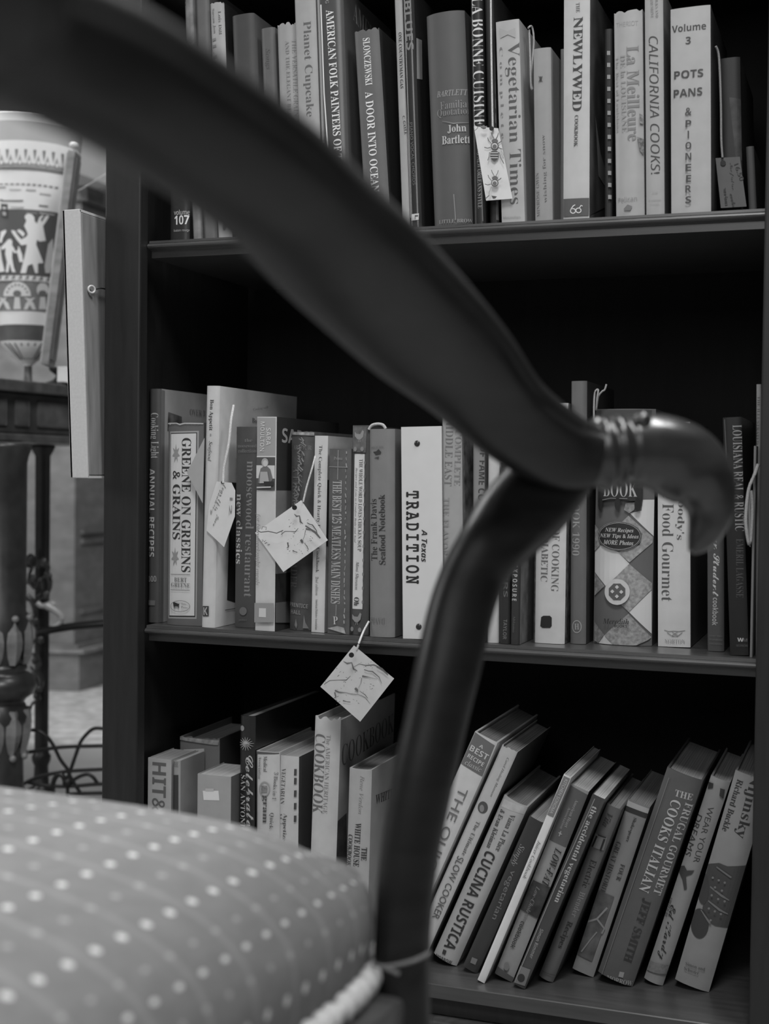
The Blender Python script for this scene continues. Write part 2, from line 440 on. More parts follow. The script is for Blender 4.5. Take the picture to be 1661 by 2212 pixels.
book('T', (611, 501), (650, 499), (596, 52), 138, 'pale jacket with curled worn top edge, left of the cupcake title', [
    ('t', 'sr', 'THE VERSATILE GRAIN', (633, 84), (638, 250), 8, 95), ('t', 'sr', 'AND THE ELEGANT BEAN', (620, 88), (626, 260), 8, 95)], y=.03, worn=.006, c=.006, p=2.5)
book('T', (652, 499), (697, 497), (634, -18), 144, 'pale book with the word Cupcake running down its wide spine', [
    ('t', 'sr', 'Planet Cupcake', (661, 46), (668, 252), 21, 72)], y=.028)
book('T', (699, 497), (757, 494), (681, -22), 70, 'grey FOLK PAINTERS book with part of its lettered cover showing', [
    ('t', 'sb', 'AMERICAN FOLK PAINTERS OF THREE CENTURIES', (712, 21), (741, 520), 17, 168), ('l', [(693, 10), (700, 200), (709, 330)], 3, 165),
    ('t', 'sb', 'YOUNG', (705, -28), (707, 8), 8, 120),
    ('t', 'sr', 'AMERICAN', (763, 22), (840, 130), 24, 118, 'R')], y=.028, rough=.3, coat=.3, cr=68)
book('T', (790, 497), (843, 494.5), (764, 68), 88, 'grey hardback leaning left, small name above DOOR INTO on its spine', [
    ('t', 'sb', 'SLONCZEWSKI', (791, 82), (797, 184), 15, 168), ('t', 'sb', 'A DOOR INTO OCEAN', (797, 198), (811, 415), 17, 168)], y=.03, cr=36, worn=.003)
book('T', (869, 486), (885, 485), (851, -18), 142, 'thin white upright booklet against the dark BLUES songbook', [
    ('t', 'sb', 'ONE COUNTRYMAN GAS', (864, 70), (868, 191), 7, 35), ('t', 'sb', 'C. GAYLE', (872, 250), (876, 290), 5, 60)], y=.03, hard=False)
book('T', (886, 485), (910, 484), (868, -20), 38, 'thin glossy dark book with BLUES in blocky letters', [
    ('t', 'sansb', 'BLUES', (880, 2), (886, 108), 15, 92), ('l', [(874, 190), (879, 300), (886, 470)], [2, 5, 3], 150),  # pale line paints the gloss highlight down the left edge
    ('t', 'sans', 'PIANO VOCAL CHORDS', (888, 265), (895, 400), 6, 80), ('q', [(889, 463), (905, 461), (904.5, 475), (888.5, 477)], 150),
    ('t', 'sansb', 'L', (900, 465), (900, 474), 7, 60), ('q', [(899, 82), (911, 87), (912, 172), (900, 170)], 122, 'R')], y=.03, hard=False, rough=.2, coat=.5, cr=36)
book('T', (935.5, 483), (1018, 481), (917.5, 33), 76, 'thick plain grey book of quotations with a rounded spine', [
    ('t', 'si', "BARTLETT'S", (943, 204), (1015, 195), 13, 122), ('t', 'sr', 'Familiar', (951, 229), (1013, 220), 17, 96),
    ('t', 'sr', 'Quotation', (944, 247), (1015, 237), 19, 92), ('t', 'sb', 'John', (967, 280), (1005, 275), 18, 138), ('t', 'sb', 'Bartlett', (955, 304), (1013, 298), 18, 138),
    ('l', [(956, 262), (980, 267), (1010, 262)], [1, 3, 1], 92), ('t', 'sr', 'LITTLE, BROW', (948, 480), (1018, 476), 9, 112), ('l', [(981, 420), (985, 476)], 2, 98)], y=.03, c=.007, p=2.6, noise=.03)
book('T', (1023.5, 481), (1048.5, 479.5), (1015, -20), 30, 'black spine with tall pale CUISINE lettering partly behind the bee tag', [
    ('t', 'sr', 'LA BONNE CUISINE', (1031, -6), (1036, 273), 25, 158), ('t', 'sr', 'COOKING NEW ORLEANS STYLE', (1034, 285), (1037, 450), 9, 115),
    ('l', [(1040, 400), (1043, 478)], 1.6, 90)], y=.03, hard=False, rough=.35)
book('T', (1058.5, 479.4), (1077, 478), (1046, -20), 32, 'dark book edged with a pale ticked strip, behind the bee tag', [
    ('q', [(1066, -10), (1073, -10), (1078, 475), (1072, 475)], 82)] + [('l', [(1069+i*.4, 10+i*32), (1069.5+i*.4, 20+i*32)], 4, 35) for i in range(14)], y=.036, hard=False)
book('T', (1083.7, 478), (1133.5, 476), (1070.7, 48.5), 156, 'white book with tall Vegetarian lettering and a bow shape at its head', [
    ('t', 'sr', 'Vegetarian Times', (1106, 92), (1111, 441), 32, 62), ('t', 'sr', 'C o m p l e t e', (1081, 102), (1085, 300), 9, 88),
    ('p', [(1079, 61), (1096, 68), (1113, 60), (1114, 82), (1097, 75), (1081, 83)], 122), ('t', 'sans', 'Macmillan', (1087, 470), (1124, 468.5), 5, 110)], y=.03, hard=False, cr=128, c=.001, D=.19)
book('T', (1155.7, 471), (1193, 469.5), (1151.6, 106.6), 134, 'pale slim novel with small upward lettering and a tiny insect mark', [
    ('t', 'sr', 'wishing for snow', (1179, 438), (1174, 291), 9, 72), ('t', 'sr', 'MINROSE GWIN', (1163, 468), (1160, 373), 7, 88),
    ('p', ell(1168, 171, 2.5, 6), 50), ('l', [(1164, 165), (1172, 177)], 1.3, 50), ('l', [(1172, 165), (1164, 177)], 1.3, 50)], y=.032, hard=False, c=.002)
book('T', (1210, 469.5), (1223, 468.8), (1210.5, 107), 110, 'narrow grey book pushed back between the slim novel and NEWLYWED', [], y=.075, hard=False)
book('T', (1216.6, 469), (1272.7, 466), (1218, -22), 166, 'tall white NEWLYWED cookbook with a dark band at its foot', [
    ('t', 'sb', 'THE', (1248, 6), (1248.5, 27), 8, 70), ('t', 'sb', 'NEWLYWED', (1249, 37), (1246, 240), 20, 42), ('t', 'sb', 'COOKBOOK', (1245.5, 249), (1243.5, 317), 8, 52),
    ('q', [(1217.2, 430), (1272.5, 427.5), (1272, 465.5), (1217, 468.5)], 62), ('r', (1238, 456), (5.5, 5), 2, 165), ('r', (1250, 455), (5.5, 5), 2, 165),
    ('l', [(1234, 452), (1239, 445), (1243, 443)], 2, 165), ('l', [(1252, 450), (1256, 444), (1259, 446)], 2, 165),
    ('n', [(1274, -30), (1330, 20), (1322, 440), (1272.5, 466)], 62, .75, 14, 'R'), ('p', [(1285, 250), (1296, 330), (1316, 398), (1312, 412), (1292, 380)], 120, 'R')], y=.03, hard=False, c=.001, cr=70, rough=.35, D=.2)
book('T', (1306, 464), (1322, 463), (1306, 64), 34, 'narrow dark comb-bound booklet beside the white NEWLYWED cookbook', [
    ('q', [(1311+i*.3, 110+i*26), (1318+i*.3, 110+i*26), (1318+i*.3, 119+i*26), (1311+i*.3, 119+i*26)], 120) for i in range(13)], y=.045, hard=False)
book('T', (1330, 462), (1391.5, 459), (1325, 26), 148, 'pale book with a wide ornate old-style title and a tiny pelican at its foot', [
    ('t', 'sans', 'THERIOT', (1330, 54), (1378, 49), 10, 112), ('t', 'sb', 'La Meilleure', (1366, 99), (1369, 304), 27, 92),
    ('t', 'sr', 'DE la LOUISIANE', (1344.5, 119), (1349, 286), 11, 106), ('t', 'sr', 'The Best of Louisiana', (1331.5, 122), (1333.5, 286), 6, 106),
    ('t', 'sans', 'Pelican', (1334, 432.5), (1376, 428), 10, 100), ('p', [(1347, 452), (1356, 442), (1366, 446), (1362, 455), (1350, 455)], 85),
    ('n', [(1376, 296), (1392, 300), (1394, 340), (1382, 325)], 85, .6, 300), ('n', [(1381, 245), (1391, 250), (1391, 268), (1382, 266)], 92, .6, 300)], y=.03, c=.004, p=3, rough=.4, worn=.003)
book('T', (1395.7, 458), (1435, 456.6), (1392, -22), 146, 'tall pale book titled in thin handwritten capitals, left of Volume 3', [
    ('t', 'sansi', 'CALIFORNIA COOKS!', (1411, 78), (1416, 376), 20, 46), ('t', 'sr', 'FOLKS AND', (1418, -10), (1419, 38), 6, 100), ('t', 'sr', 'CLAREMONT', (1407, -14), (1409, 38), 6, 100),
    ('t', 'sans', 'A collection', (1401, 433), (1427, 431.5), 4, 110), ('t', 'sans', 'of recipes', (1404, 442), (1424, 441), 4, 110), ('t', 'sans', 'and', (1409, 416), (1420, 415.5), 4, 110)], y=.03, c=.002, cr=84)
LET = [('t', 'sansb', ch, (1481, yy), (1493.5, yy-.8), 15, 46) for ch, yy in zip('PONERS', (268, 315.5, 339, 363, 409, 433))]
book('T', (1449.8, 456.6), (1535.8, 450), (1448, 21), 152, 'thick pale Volume 3 book reading POTS PANS and PIONEERS', [
    ('t', 'sansb', 'Volume', (1451, 63), (1525, 55), 16, 46), ('t', 'sansb', '3', (1481, 88), (1492, 87), 16, 46), ('t', 'sansb', 'POTS', (1456, 163), (1519, 157), 17, 46),
    ('t', 'sansb', 'PANS', (1455, 203), (1517, 197), 17, 46), ('t', 'sansb', '&', (1480, 242), (1494, 241), 17, 46), ('l', [(1487, 283), (1487, 299)], 3, 46), ('t', 'sansb', 'E', (1482, 386.5), (1493, 386), 15, 46)] + LET, y=.03, hard=False, c=.0015, cr=44)
book('T', (1560, 452), (1605, 449), (1553, 128), 38, 'dim book with a mottled cover behind the string tag by the right post', [  # shade of the recess is put into this cover's dark grey
    ('n', [(1575, 210), (1612, 215), (1617, 340), (1590, 350)], 50, .5, 60)], y=.085)
book('T', (1619, 448.8), (1636, 447.6), (1611, 318), 66, 'narrow dim light spine at the right end of the top shelf', [], y=.085, hard=False)  # spine colour lowered to carry the recess shade
# ---- middle row
book('M', (318.5, 1347), (343, 1346.5), (320.5, 840.6), 62, 'tall dark annual recipe book half hidden by the left post', [
    ('t', 'sr', 'Cooking Light', (331, 892), (332, 990), 21, 140), ('t', 'sansb', 'ANNUAL RECIPES', (328, 1012), (326.5, 1203), 13, 140),
    ('t', 'sansb', '2000', (313, 1251), (338, 1250), 13, 112), ('q', [(315, 1296), (336, 1297), (335, 1308), (314, 1307)], 82),
    ('q', [(349, 842), (356, 844), (352, 1345), (343, 1347)], 95, 'R'), ('n', [(363, 890), (392, 900), (392, 930), (361, 930)], 72, .7, 60, 'R'),
    ('t', 'sr', 'OVER 3', (409, 889), (442, 893), 13, 92, 'R')], cr=138, D=.2, y=.045)
GL = 42
book('M', (358.7, 1349.5), (434.4, 1353.7), (361.5, 913.5), 84, 'grey jacket with a framed white panel, GREENS and GRAINS in capitals', [
    ('q', [(366, 932), (429, 930.5), (424, 1337), (362, 1336)], 122), ('q', [(368, 935.5), (425.5, 934), (421.5, 1333), (364.3, 1332)], 40),
    ('q', [(369, 937.5), (424, 936), (420, 1330), (365.6, 1329.5)], 160),
    ('t', 'sb', 'GREENE ON GREENS', (403.5, 946), (402, 1236), 20, GL), ('t', 'sb', '& GRAINS', (382, 1017), (381.5, 1165), 17, GL),
    ('p', star(381, 980, 9, 21), 112), ('p', star(379, 1203, 9, 21), 112), ('l', [(362, 915), (382, 914), (390, 917), (400, 914.5), (443, 915)], 2.2, 150),
    ('l', [(370, 1240), (412, 1241)], 1, 70), ('t', 'sr', 'BERT', (378, 1251.5), (405, 1252.5), 9, 75), ('t', 'sr', 'GREENE', (371, 1262.5), (412, 1264.5), 9, 75),
    ('l', [(370, 1273.5), (412, 1275)], 1, 70), ('r', (391, 1309), (21, 12), 1, 90), ('p', [(376, 1301), (379, 1300), (388, 1304), (390, 1303), (389, 1308), (388, 1314), (386, 1309), (380, 1309), (379, 1314), (377, 1308)], 35),
    ('t', 'sr', 'Tess', (394, 1304), (404, 1305), 5, 90), ('t', 'sr', 'Press', (394, 1311), (408, 1312), 5, 90)], worn=.004, rough=.4, D=.17)
book('M', (434.4, 1362), (462, 1361), (445.6, 840.6), 158, 'tall white Seafood cookbook tilted slightly, its pale cover facing right', [
    ('t', 'sb', 'Bon Appetit', (457, 863), (454.5, 930), 10, 40), ('l', [(455, 937), (455, 942)], 3, 110), ('t', 'si', 'Seafood', (454.5, 953), (451.5, 996), 10, 50),
    ('q', [(437.5, 1309), (451.5, 1309), (451.5, 1331), (437.5, 1331)], 42), ('t', 'sansb', 'K', (440, 1320), (449, 1320), 17, 125),
    ('q', [(498, 1042), (530, 1044), (520, 1305), (490, 1296)], 40, 'R'), ('t', 'sr', 'Bon Appetit', (544, 909), (590, 918), 13, 60, 'R'), ('l', [(485, 1318), (520, 1312)], 1.5, 60, 'R'),
    ('t', 'si', 'Cooking with', (546, 885), (578, 880), 7, 95, 'R')], cr=174, D=.235, c=.0025)
book('M', (506, 1355), (549, 1356.5), (511.5, 922.5), 58, 'dark restaurant cookbook with new classics in white lower-case letters', [
    ('t', 'sr', 'moosewood restaurant', (542, 996), (535.5, 1290), 17, 104), ('t', 'sb', 'new classics', (517.5, 1067), (515.5, 1218), 14, 148),
    ('t', 'sr', 'the', (529, 951), (545, 951), 7, 95), ('t', 'sr', 'moosewood', (514, 963), (553, 963), 8, 90), ('t', 'sr', 'collection', (515, 974), (553, 974), 8, 90),
    ('p', ell(526, 1320, 8, 9), 84), ('t', 'sr', 'potter', (517, 1339), (535, 1339.5), 5, 84)], hard=False, c=.002)
book('M', (550.7, 1363.5), (592.8, 1365), (555, 902), 156, 'book with a small photo of an aproned cook on its spine', [
    ('q', [(555, 902), (595, 902.5), (594.6, 985), (554.4, 985)], 116), ('q', [(554.4, 985), (594.6, 985), (594.6, 987.5), (554.4, 987.5)], 162),
    ('t', 'sansb', 'SARA', (580.5, 924), (580, 962), 10, 148), ('t', 'sansb', 'MOULTON', (568, 911), (566.5, 975), 9, 148),
    ('q', [(554.4, 987.5), (594.6, 988), (594, 1059), (553.7, 1058)], 58), ('q', [(554.3, 1005), (594, 1005.5), (594, 1034), (554, 1033)], 152),
    ('p', [(564, 1012), (570, 1008), (579, 1008), (585, 1014), (590, 1034), (586, 1042), (558, 1044), (560, 1028)], 82), ('p', ell(573.5, 999, 7.5, 9.5), 122), ('p', ell(574.5, 1001, 5, 7), 145),
    ('p', [(564, 1019), (579, 1019), (583, 1043), (562, 1044)], 125), ('q', [(571, 1040), (593, 1040), (592, 1049), (574, 1050)], 34), ('l', [(556, 1053), (587, 1052)], 3, 140),
    ('t', 'si', 'for busy weeknight meals', (559, 1108), (557.5, 1264), 12, 100), ('q', [(551.4, 1302), (593, 1302.5), (592.6, 1344), (551, 1344)], 108), ('q', [(562, 1313), (577, 1313.5), (577, 1333), (561.5, 1332)], 150),
    ('t', 'sansb', 'SARA', (609, 940), (672, 948), 31, 140, 'R'), ('n', [(593.6, 1059.5), (640, 1060), (636, 1240), (593, 1240)], 104, .12, 60, 'R'),
    ('n', [(593, 1240), (640, 1235), (640, 1300), (592.8, 1302)], 46, .3, 60, 'R'), ('q', [(592.8, 1302), (640, 1297), (640, 1345), (592.8, 1345)], 84, 'R')], hard=False, c=.0008, cr=44, D=.2)
R6 = random.Random(3)
SC = [('l', [(655+R6.uniform(-5, 4)-(i*.35), 945+i*5), (657+R6.uniform(-6, 6)-(i*.35), 950+i*5+R6.uniform(0, 6))], R6.uniform(.6, 2.6), R6.choice((88, 100, 112))) for i in range(30)] + [('l', [(655+R6.uniform(-6, 5)-i*.3, 948+i*6), (655+R6.uniform(-6, 5)-i*.3, 950+i*6+R6.uniform(1, 4))], R6.uniform(.6, 2), 96) for i in range(24)]
book('M', (622, 1361), (671, 1362), (629, 932), 68, 'worn dark hardback with pale scuffs down the middle of its spine', [
    ('t', 'sr', 'ARTHUR', (632, 966), (671, 967), 10, 92), ('t', 'sr', 'A FIDDLER', (640, 1008), (636, 1120), 17, 84), ('t', 'sr', 'READER', (635, 1190), (633, 1270), 17, 84),
    ('t', 'sansb', 'PRENTICE', (624, 1305), (664, 1310), 9, 108), ('t', 'sansb', 'HALL', (627, 1321), (650, 1323), 9, 108), ('n', [(629, 933), (681, 934), (680, 941), (629, 939)], 120, .4, 200),
    ('p', [(640, 1336), (643, 1350), (641, 1358), (637, 1350)], 100), ('p', [(657, 1328), (660, 1345), (666, 1358), (655, 1357)], 100)] + SC, worn=.004, c=.006, p=2.5, noise=.2, cr=84, rough=.45)
book('M', (672, 1366), (700, 1367.6), (680, 942), 162, 'white Quick and Hearty paperback right of the scuffed dark hardback', [
    ('t', 'sr', 'The Complete Quick & Hearty Diabetic Cookbook', (692, 962), (684.5, 1237), 9, 62), ('t', 'si', '2nd edition', (685, 1246), (684.5, 1286), 6, 80), ('t', 'sr', 'American Diabetes Association', (684.5, 1294), (683.5, 1360), 5, 70),
    ('q', [(701, 1036), (712, 1037), (708, 1180), (699, 1178)], 42, 'R')], hard=False, c=.0008, cr=142, D=.2)
book('M', (706, 1369), (753, 1371), (709, 970), 72, 'worn grey paperback titled 125 MEATLESS MAIN DISHES', [
    ('t', 'sb', 'THE BEST 125 MEATLESS MAIN DISHES', (729, 1038), (724.5, 1304), 21, 132), ('l', [(731, 972), (729.5, 1036)], 1.5, 110), ('l', [(709, 1008), (751, 1009.5)], 2, 100),
    ('t', 'sb', 'P', (720, 1340), (730, 1340), 17, 140), ('l', [(727, 1306), (726, 1330)], 1.5, 105), ('t', 'sr', 'Prima', (722, 990), (740, 990), 7, 108),
    ('n', [(707, 1357), (730, 1352), (744, 1356), (747, 1369)], 124, .25, 150)] + [('l', [(749+R6.uniform(-1, 1.5)-i*.05, 975+i*13), (749+R6.uniform(-1, 1.5)-i*.05, 975+i*13+R6.uniform(2, 10))], R6.uniform(.8, 2.2), 120) for i in range(29)], hard=False, noise=.12, c=.002)
CH = lambda cx, cy, s: [('p', [(cx-9*s, cy-8*s), (cx-5*s, cy-3*s), (cx+3*s, cy-2*s), (cx+8*s, cy-11*s), (cx+11*s, cy-8*s), (cx+9*s, cy+4*s), (cx+3*s, cy+10*s), (cx-3*s, cy+9*s), (cx-9*s, cy+2*s)], 106), ('l', [(cx, cy+9*s), (cx-1, cy+15*s)], 1.3, 100), ('l', [(cx+3*s, cy+9*s), (cx+3, cy+15*s)], 1.3, 100)]
book('M', (755.7, 1371), (795, 1374), (762, 919.5), 64, 'dark patterned book with a narrow white CHICKEN SOUP label', [
    ('q', [(765.8, 980.5), (787.8, 981), (783, 1316), (761, 1315)], 160), ('t', 'sr', 'THE WHOLE WORLD LOVES CHICKEN SOUP', (780, 992), (776.5, 1191), 8, 58), ('t', 'si', 'Recipes and Lore to Comfort Body and Soul', (770, 1010), (766.5, 1172), 5, 80),
    ('t', 'si', 'Mimi Sheraton', (773, 1213), (770.5, 1274), 7, 55), ('t', 'sb', 'Oh', (771, 1290), (770, 1308), 11, 40), ('n', [(763, 921), (793, 922), (791, 978), (763, 976)], 72, .3, 150)] + CH(776, 940, 1) + CH(771, 1334, 1) +
    [('p', ell(x, y, 3.5, 5), 98) for x, y in ((769, 970), (784, 970), (762, 1358), (779, 1360))] + [('p', ell(790-i*.35, 1000+i*30, 1.6, 4), 95) for i in range(11)], c=.002, cr=48)
book('M', (796, 1376.5), (850, 1378), (796, 928), 100, 'plain grey Seafood Notebook with upward dark lettering', [
    ('t', 'sb', 'The Frank Davis', (808, 1211), (806, 1078), 15, 38), ('t', 'sb', 'Seafood Notebook', (826, 1220), (824.5, 1068), 14, 38),
    ('p', [(806, 976), (813, 975), (818, 970), (824, 977), (822, 981), (812, 983)], 40), ('p', [(808, 990), (812, 988), (819, 986), (818, 992), (813, 990)], 50), ('t', 'sans', 'PELICAN', (801, 967.5), (828, 965), 5, 78), ('t', 'sr', 'DAVIS', (832, 1341), (800, 1339), 12, 76)], c=.005, p=5, cr=84, rough=.45)
book('M', (870, 1383), (957, 1386), (866, 926), 168, 'white ring binder with slab letters TRADITION and two dark rivets', [
    ('t', 'tt', 'TRADITION', (891, 1060), (891, 1261), 29, 30), ('t', 'sansbi', 'A Texas', (917, 1144), (916, 1214), 12, 34)], hard=True, c=.0005, cr=150, name='ring_binder', cat='binder', D=.25, extra=rivets([(901, 958), (904.5, 1353.7)], 6.5, 34), noise=.02)
book('M', (958.5, 1386), (1000, 1387), (954, 903), 128, 'light grey MIDDLE EAST book beside the white binder, behind the arm', [
    ('t', 'sr', 'MIDDLE EAST', (972, 900), (967, 1050), 17, 84), ('t', 'sr', 'COMPLETE', (990, 928), (987, 1049), 13, 96), ('t', 'sr', 'THE FLAVOR', (964, 1075), (960, 1200), 14, 104),
    ('n', [(1001, 900), (1040, 905), (1036, 1385), (1000, 1387)], 92, .7, 70, 'R')], cr=96, D=.2)
book('M', (1021, 1387.5), (1045, 1389), (1021, 900), 106, 'grey HALL OF FAME cookbook mostly hidden behind the chair arm', [
    ('t', 'sansb', 'HALL OF FAME COOKBOOK', (1046, 905), (1036, 1170), 14, 50)], hard=False)
book('M', (1052, 1389), (1076, 1390), (1054, 935), 152, 'white spine seen only at its foot right of the chair arm support', [], hard=False)
book('M', (1079, 1391), (1101, 1391.8), (1081, 1000), 32, 'thin black book left of the one marked EXPOSURE', [('t', 'sansb', 'TAYLOR', (1091.5, 1338), (1090, 1381), 8, 78), ('t', 'sansb', 'MEMOIRS', (1095, 1150), (1092, 1290), 9, 70)], hard=False)
book('M', (1102.5, 1394), (1121, 1396), (1106, 1000), 36, 'thin black book with EXPOSURE in spaced white capitals', [
    ('t', 'sansb', 'E X P O S U R E', (1113.5, 1221), (1110.5, 1298), 10, 132), ('t', 'sr', 'Ablamo', (1111, 1330), (1109.5, 1366), 5, 72), ('n', [(1123, 1100), (1146, 1100), (1146, 1400), (1122, 1398)], 78, .5, 50, 'R'), ('q', [(1121, 1150), (1124, 1150), (1122.8, 1397), (1121, 1396)], 105, 'R')], hard=False, cr=76)
book('M', (1150.6, 1389), (1218, 1390.5), (1156, 871.5), 162, 'white COOKING FOR THE DIABETIC hardback with a black stamp mark', [
    ('t', 'sr', 'THE ART OF COOKING', (1204, 1042), (1198, 1278), 16, 78), ('t', 'sr', 'FOR THE DIABETIC', (1181, 1062), (1175, 1256), 15, 78), ('p', [(1169, 1333), (1174, 1330), (1188, 1330), (1192, 1334), (1192, 1352), (1188, 1356), (1172, 1356), (1167, 1352)], 28),
    ('n', [(1156.3, 873), (1161, 873), (1154.5, 1388), (1151, 1388)], 60, .6, 120), ('n', [(1222, 880), (1240, 890), (1240, 1390), (1218, 1390)], 78, .7, 120, 'R')], cr=80, c=.004)
book('M', (1231, 1391), (1264.5, 1392), (1233.4, 824), 84, 'tallest grey COOKBOOK 1990 standing left of the plaid binder', [
    ('t', 'sr', 'COOKBOOK 1990', (1247.5, 1002), (1243, 1200), 16, 118), ('r', (1246, 1353.6), (9.5, 13), 2, 120), ('t', 'sb', 'H', (1241, 1353.6), (1251, 1353.6), 13, 120)], cr=46, c=.003, rough=.4)
q6 = lambda *a: [(1280+a[i]/5.53, 1000+a[i+1]/5.53) for i in range(0, len(a), 2)]
PL = [('p', q6(8, 1060, 82, 985, 310, 1065, 440, 1205, 290, 1350, 150, 1470, 8, 1310), 162), ('p', q6(595, 440, 725, 440, 716, 880, 445, 600, 580, 570), 162), ('p', q6(435, 1780, 690, 1530, 690, 2050), 160),
      ('p', q6(40, 2160, 135, 2060, 250, 2185), 155), ('x', q6(430, 630, 710, 890, 700, 960, 440, 1190, 310, 1065, 560, 980, 590, 850, 540, 770, 350, 705), 116), ('x', q6(440, 1205, 695, 1440, 692, 1520, 435, 1780, 340, 1690, 150, 1470, 290, 1350), 116),
      ('x', q6(200, 2000, 430, 1800, 690, 2090, 660, 2120, 520, 2180, 250, 2185, 140, 2060), 112), ('x', q6(8, 740, 60, 790, 80, 985, 8, 1055), 108), ('x', q6(8, 1315, 140, 1470, 8, 1590), 104), ('x', q6(8, 1905, 135, 2050, 60, 2150, 8, 2130), 100),
      ('x', q6(400, 480, 520, 470, 500, 560, 440, 600, 380, 560), 112)]
PX2 = [('p', ell(1338, 1158, 48.5, 31.5, 36), 110), ('p', ell(1338, 1158, 47.5, 30.5, 36), 34), ('r', (1338, 1158), (45.5, 28.8), .8, 140),
       ('t', 'sbi', 'NEW Recipes', (1307, 1145), (1369, 1147), 11, 148), ('t', 'sbi', 'NEW Tips & Ideas', (1295, 1157.5), (1380, 1160), 11, 148), ('t', 'sbi', 'MORE Photos', (1303.5, 1170.5), (1369, 1173), 10, 148),
       ('p', ell(1334, 1278, 27.5, 28, 32), 152), ('p', ell(1334, 1278, 19.5, 19.5, 8, .39), 70)] + [('p', [(x, y-4.5), (x+4.5, y), (x, y+4.5), (x-4.5, y)], 152) for x, y in ((1334, 1267.5), (1324, 1277), (1343.5, 1278), (1334, 1287.5))] + [
       ('t', 'sbi', 'Meredith', (1303, 1341), (1360, 1342), 12, 38), ('t', 'sansb', 'BOOKS', (1328, 1351), (1356, 1352), 6, 42), ('p', [(1292, 985), (1390, 985), (1389, 1080), (1365, 1082), (1340, 1078), (1305, 1081), (1291, 1085)], 32),
       ('t', 'sr', 'BOOK', (1304, 1056), (1378, 1057), 33, 132), ('l', [(1302, 1080), (1320, 1076), (1357, 1077)], 1, 120)] + [('p', ell(x, y, rx, 14), 26) for x, y, rx in ((1297, 1089, 5.5), (1336, 1088, 6.5), (1379, 1090, 7))] + [('q', [(1283, 886), (1408, 886), (1408, 985), (1283, 985)], 52)]
book('M', (1278, 1391), (1405, 1389), (1282, 884), 84, 'thick plaid ring-bound cookbook with a black oval badge on its spine', PL+PX2, c=.010, p=2.6, cr=60, hard=True, D=.2, name='ring_binder', cat='binder', rough=.3, coat=.25, extra=rivets([(1339, 905), (1332.5, 1371)], 7, 110))
book('M', (1421, 1397), (1491, 1398), (1420, 913), 162, 'white Food Gourmet hardback under the curled end of the chair arm', [
    ('t', 'sr', 'Whole Food Gourmet', (1444, 985), (1441, 1299), 25, 66), ('t', 'sr', "Moody's", (1473, 1050), (1467, 1166), 20, 66),
    ('l', [(1435, 1361), (1445, 1364), (1455, 1363), (1466, 1364), (1480, 1362)], 1.3, 95), ('l', [(1441, 1366), (1452, 1374), (1464, 1374), (1474, 1366)], 1.3, 95), ('l', [(1452, 1365), (1464, 1373)], 1.3, 95), ('l', [(1464, 1365), (1452, 1373)], 1.3, 95),
    ('t', 'sr', 'NORTON', (1436, 1384), (1480, 1385), 8, 110)], cr=60, c=.0015)
book('M', (1528, 1407), (1563.5, 1409), (1527, 1010), 56, 'dark Student cookbook with white brush script, below the arm scroll', [
    ('t', 'sc', 'Vegetarian Student', (1547, 1070), (1543, 1288), 19, 145), ('t', 'sansb', 'cookbook', (1546, 1291), (1544, 1351), 12, 126),
    ('t', 'sans', 'over two', (1533, 1373), (1560, 1374.5), 4, 82), ('t', 'sans', 'hundred', (1533, 1381), (1560, 1382.5), 4, 82), ('t', 'sans', 'recipes', (1533, 1390), (1560, 1391.5), 4, 82)], hard=False)
book('M', (1577, 1416), (1617, 1418.5), (1561, 903), 28, 'tall black book with REAL and RUSTIC in thin capitals by the right post', [
    ('t', 'sr', 'LOUISIANA REAL & RUSTIC', (1592, 918), (1598, 1147), 20, 112), ('t', 'sr', 'EMERIL LAGASSE', (1598, 1164), (1598, 1291), 16, 58),
    ('t', 'sansb', 'W', (1593, 1381.5), (1606, 1382), 8, 150), ('t', 'sansb', 'M', (1605, 1382), (1614, 1383), 7, 70), ('t', 'sans', 'MORROW', (1591, 1394), (1615, 1395), 5, 70), ('l', [(1565, 906), (1570, 1000)], 2, 60)], c=.001, rough=.35)
book('M', (1619.5, 1419), (1625, 1419.3), (1621, 964), 92, 'thin booklet with a light edge at the right end of the middle shelf', [], hard=False, y=.028, lean=0, D=.16)
book('M', (1632, 1412), (1642, 1412), (1634, 831), 112, 'tall narrow pale book against the right post, above the black one', [('t', 'sr', 'THE ILLUSTRATED', (1639, 856), (1636, 960), 6, 60)], hard=False, y=.05)
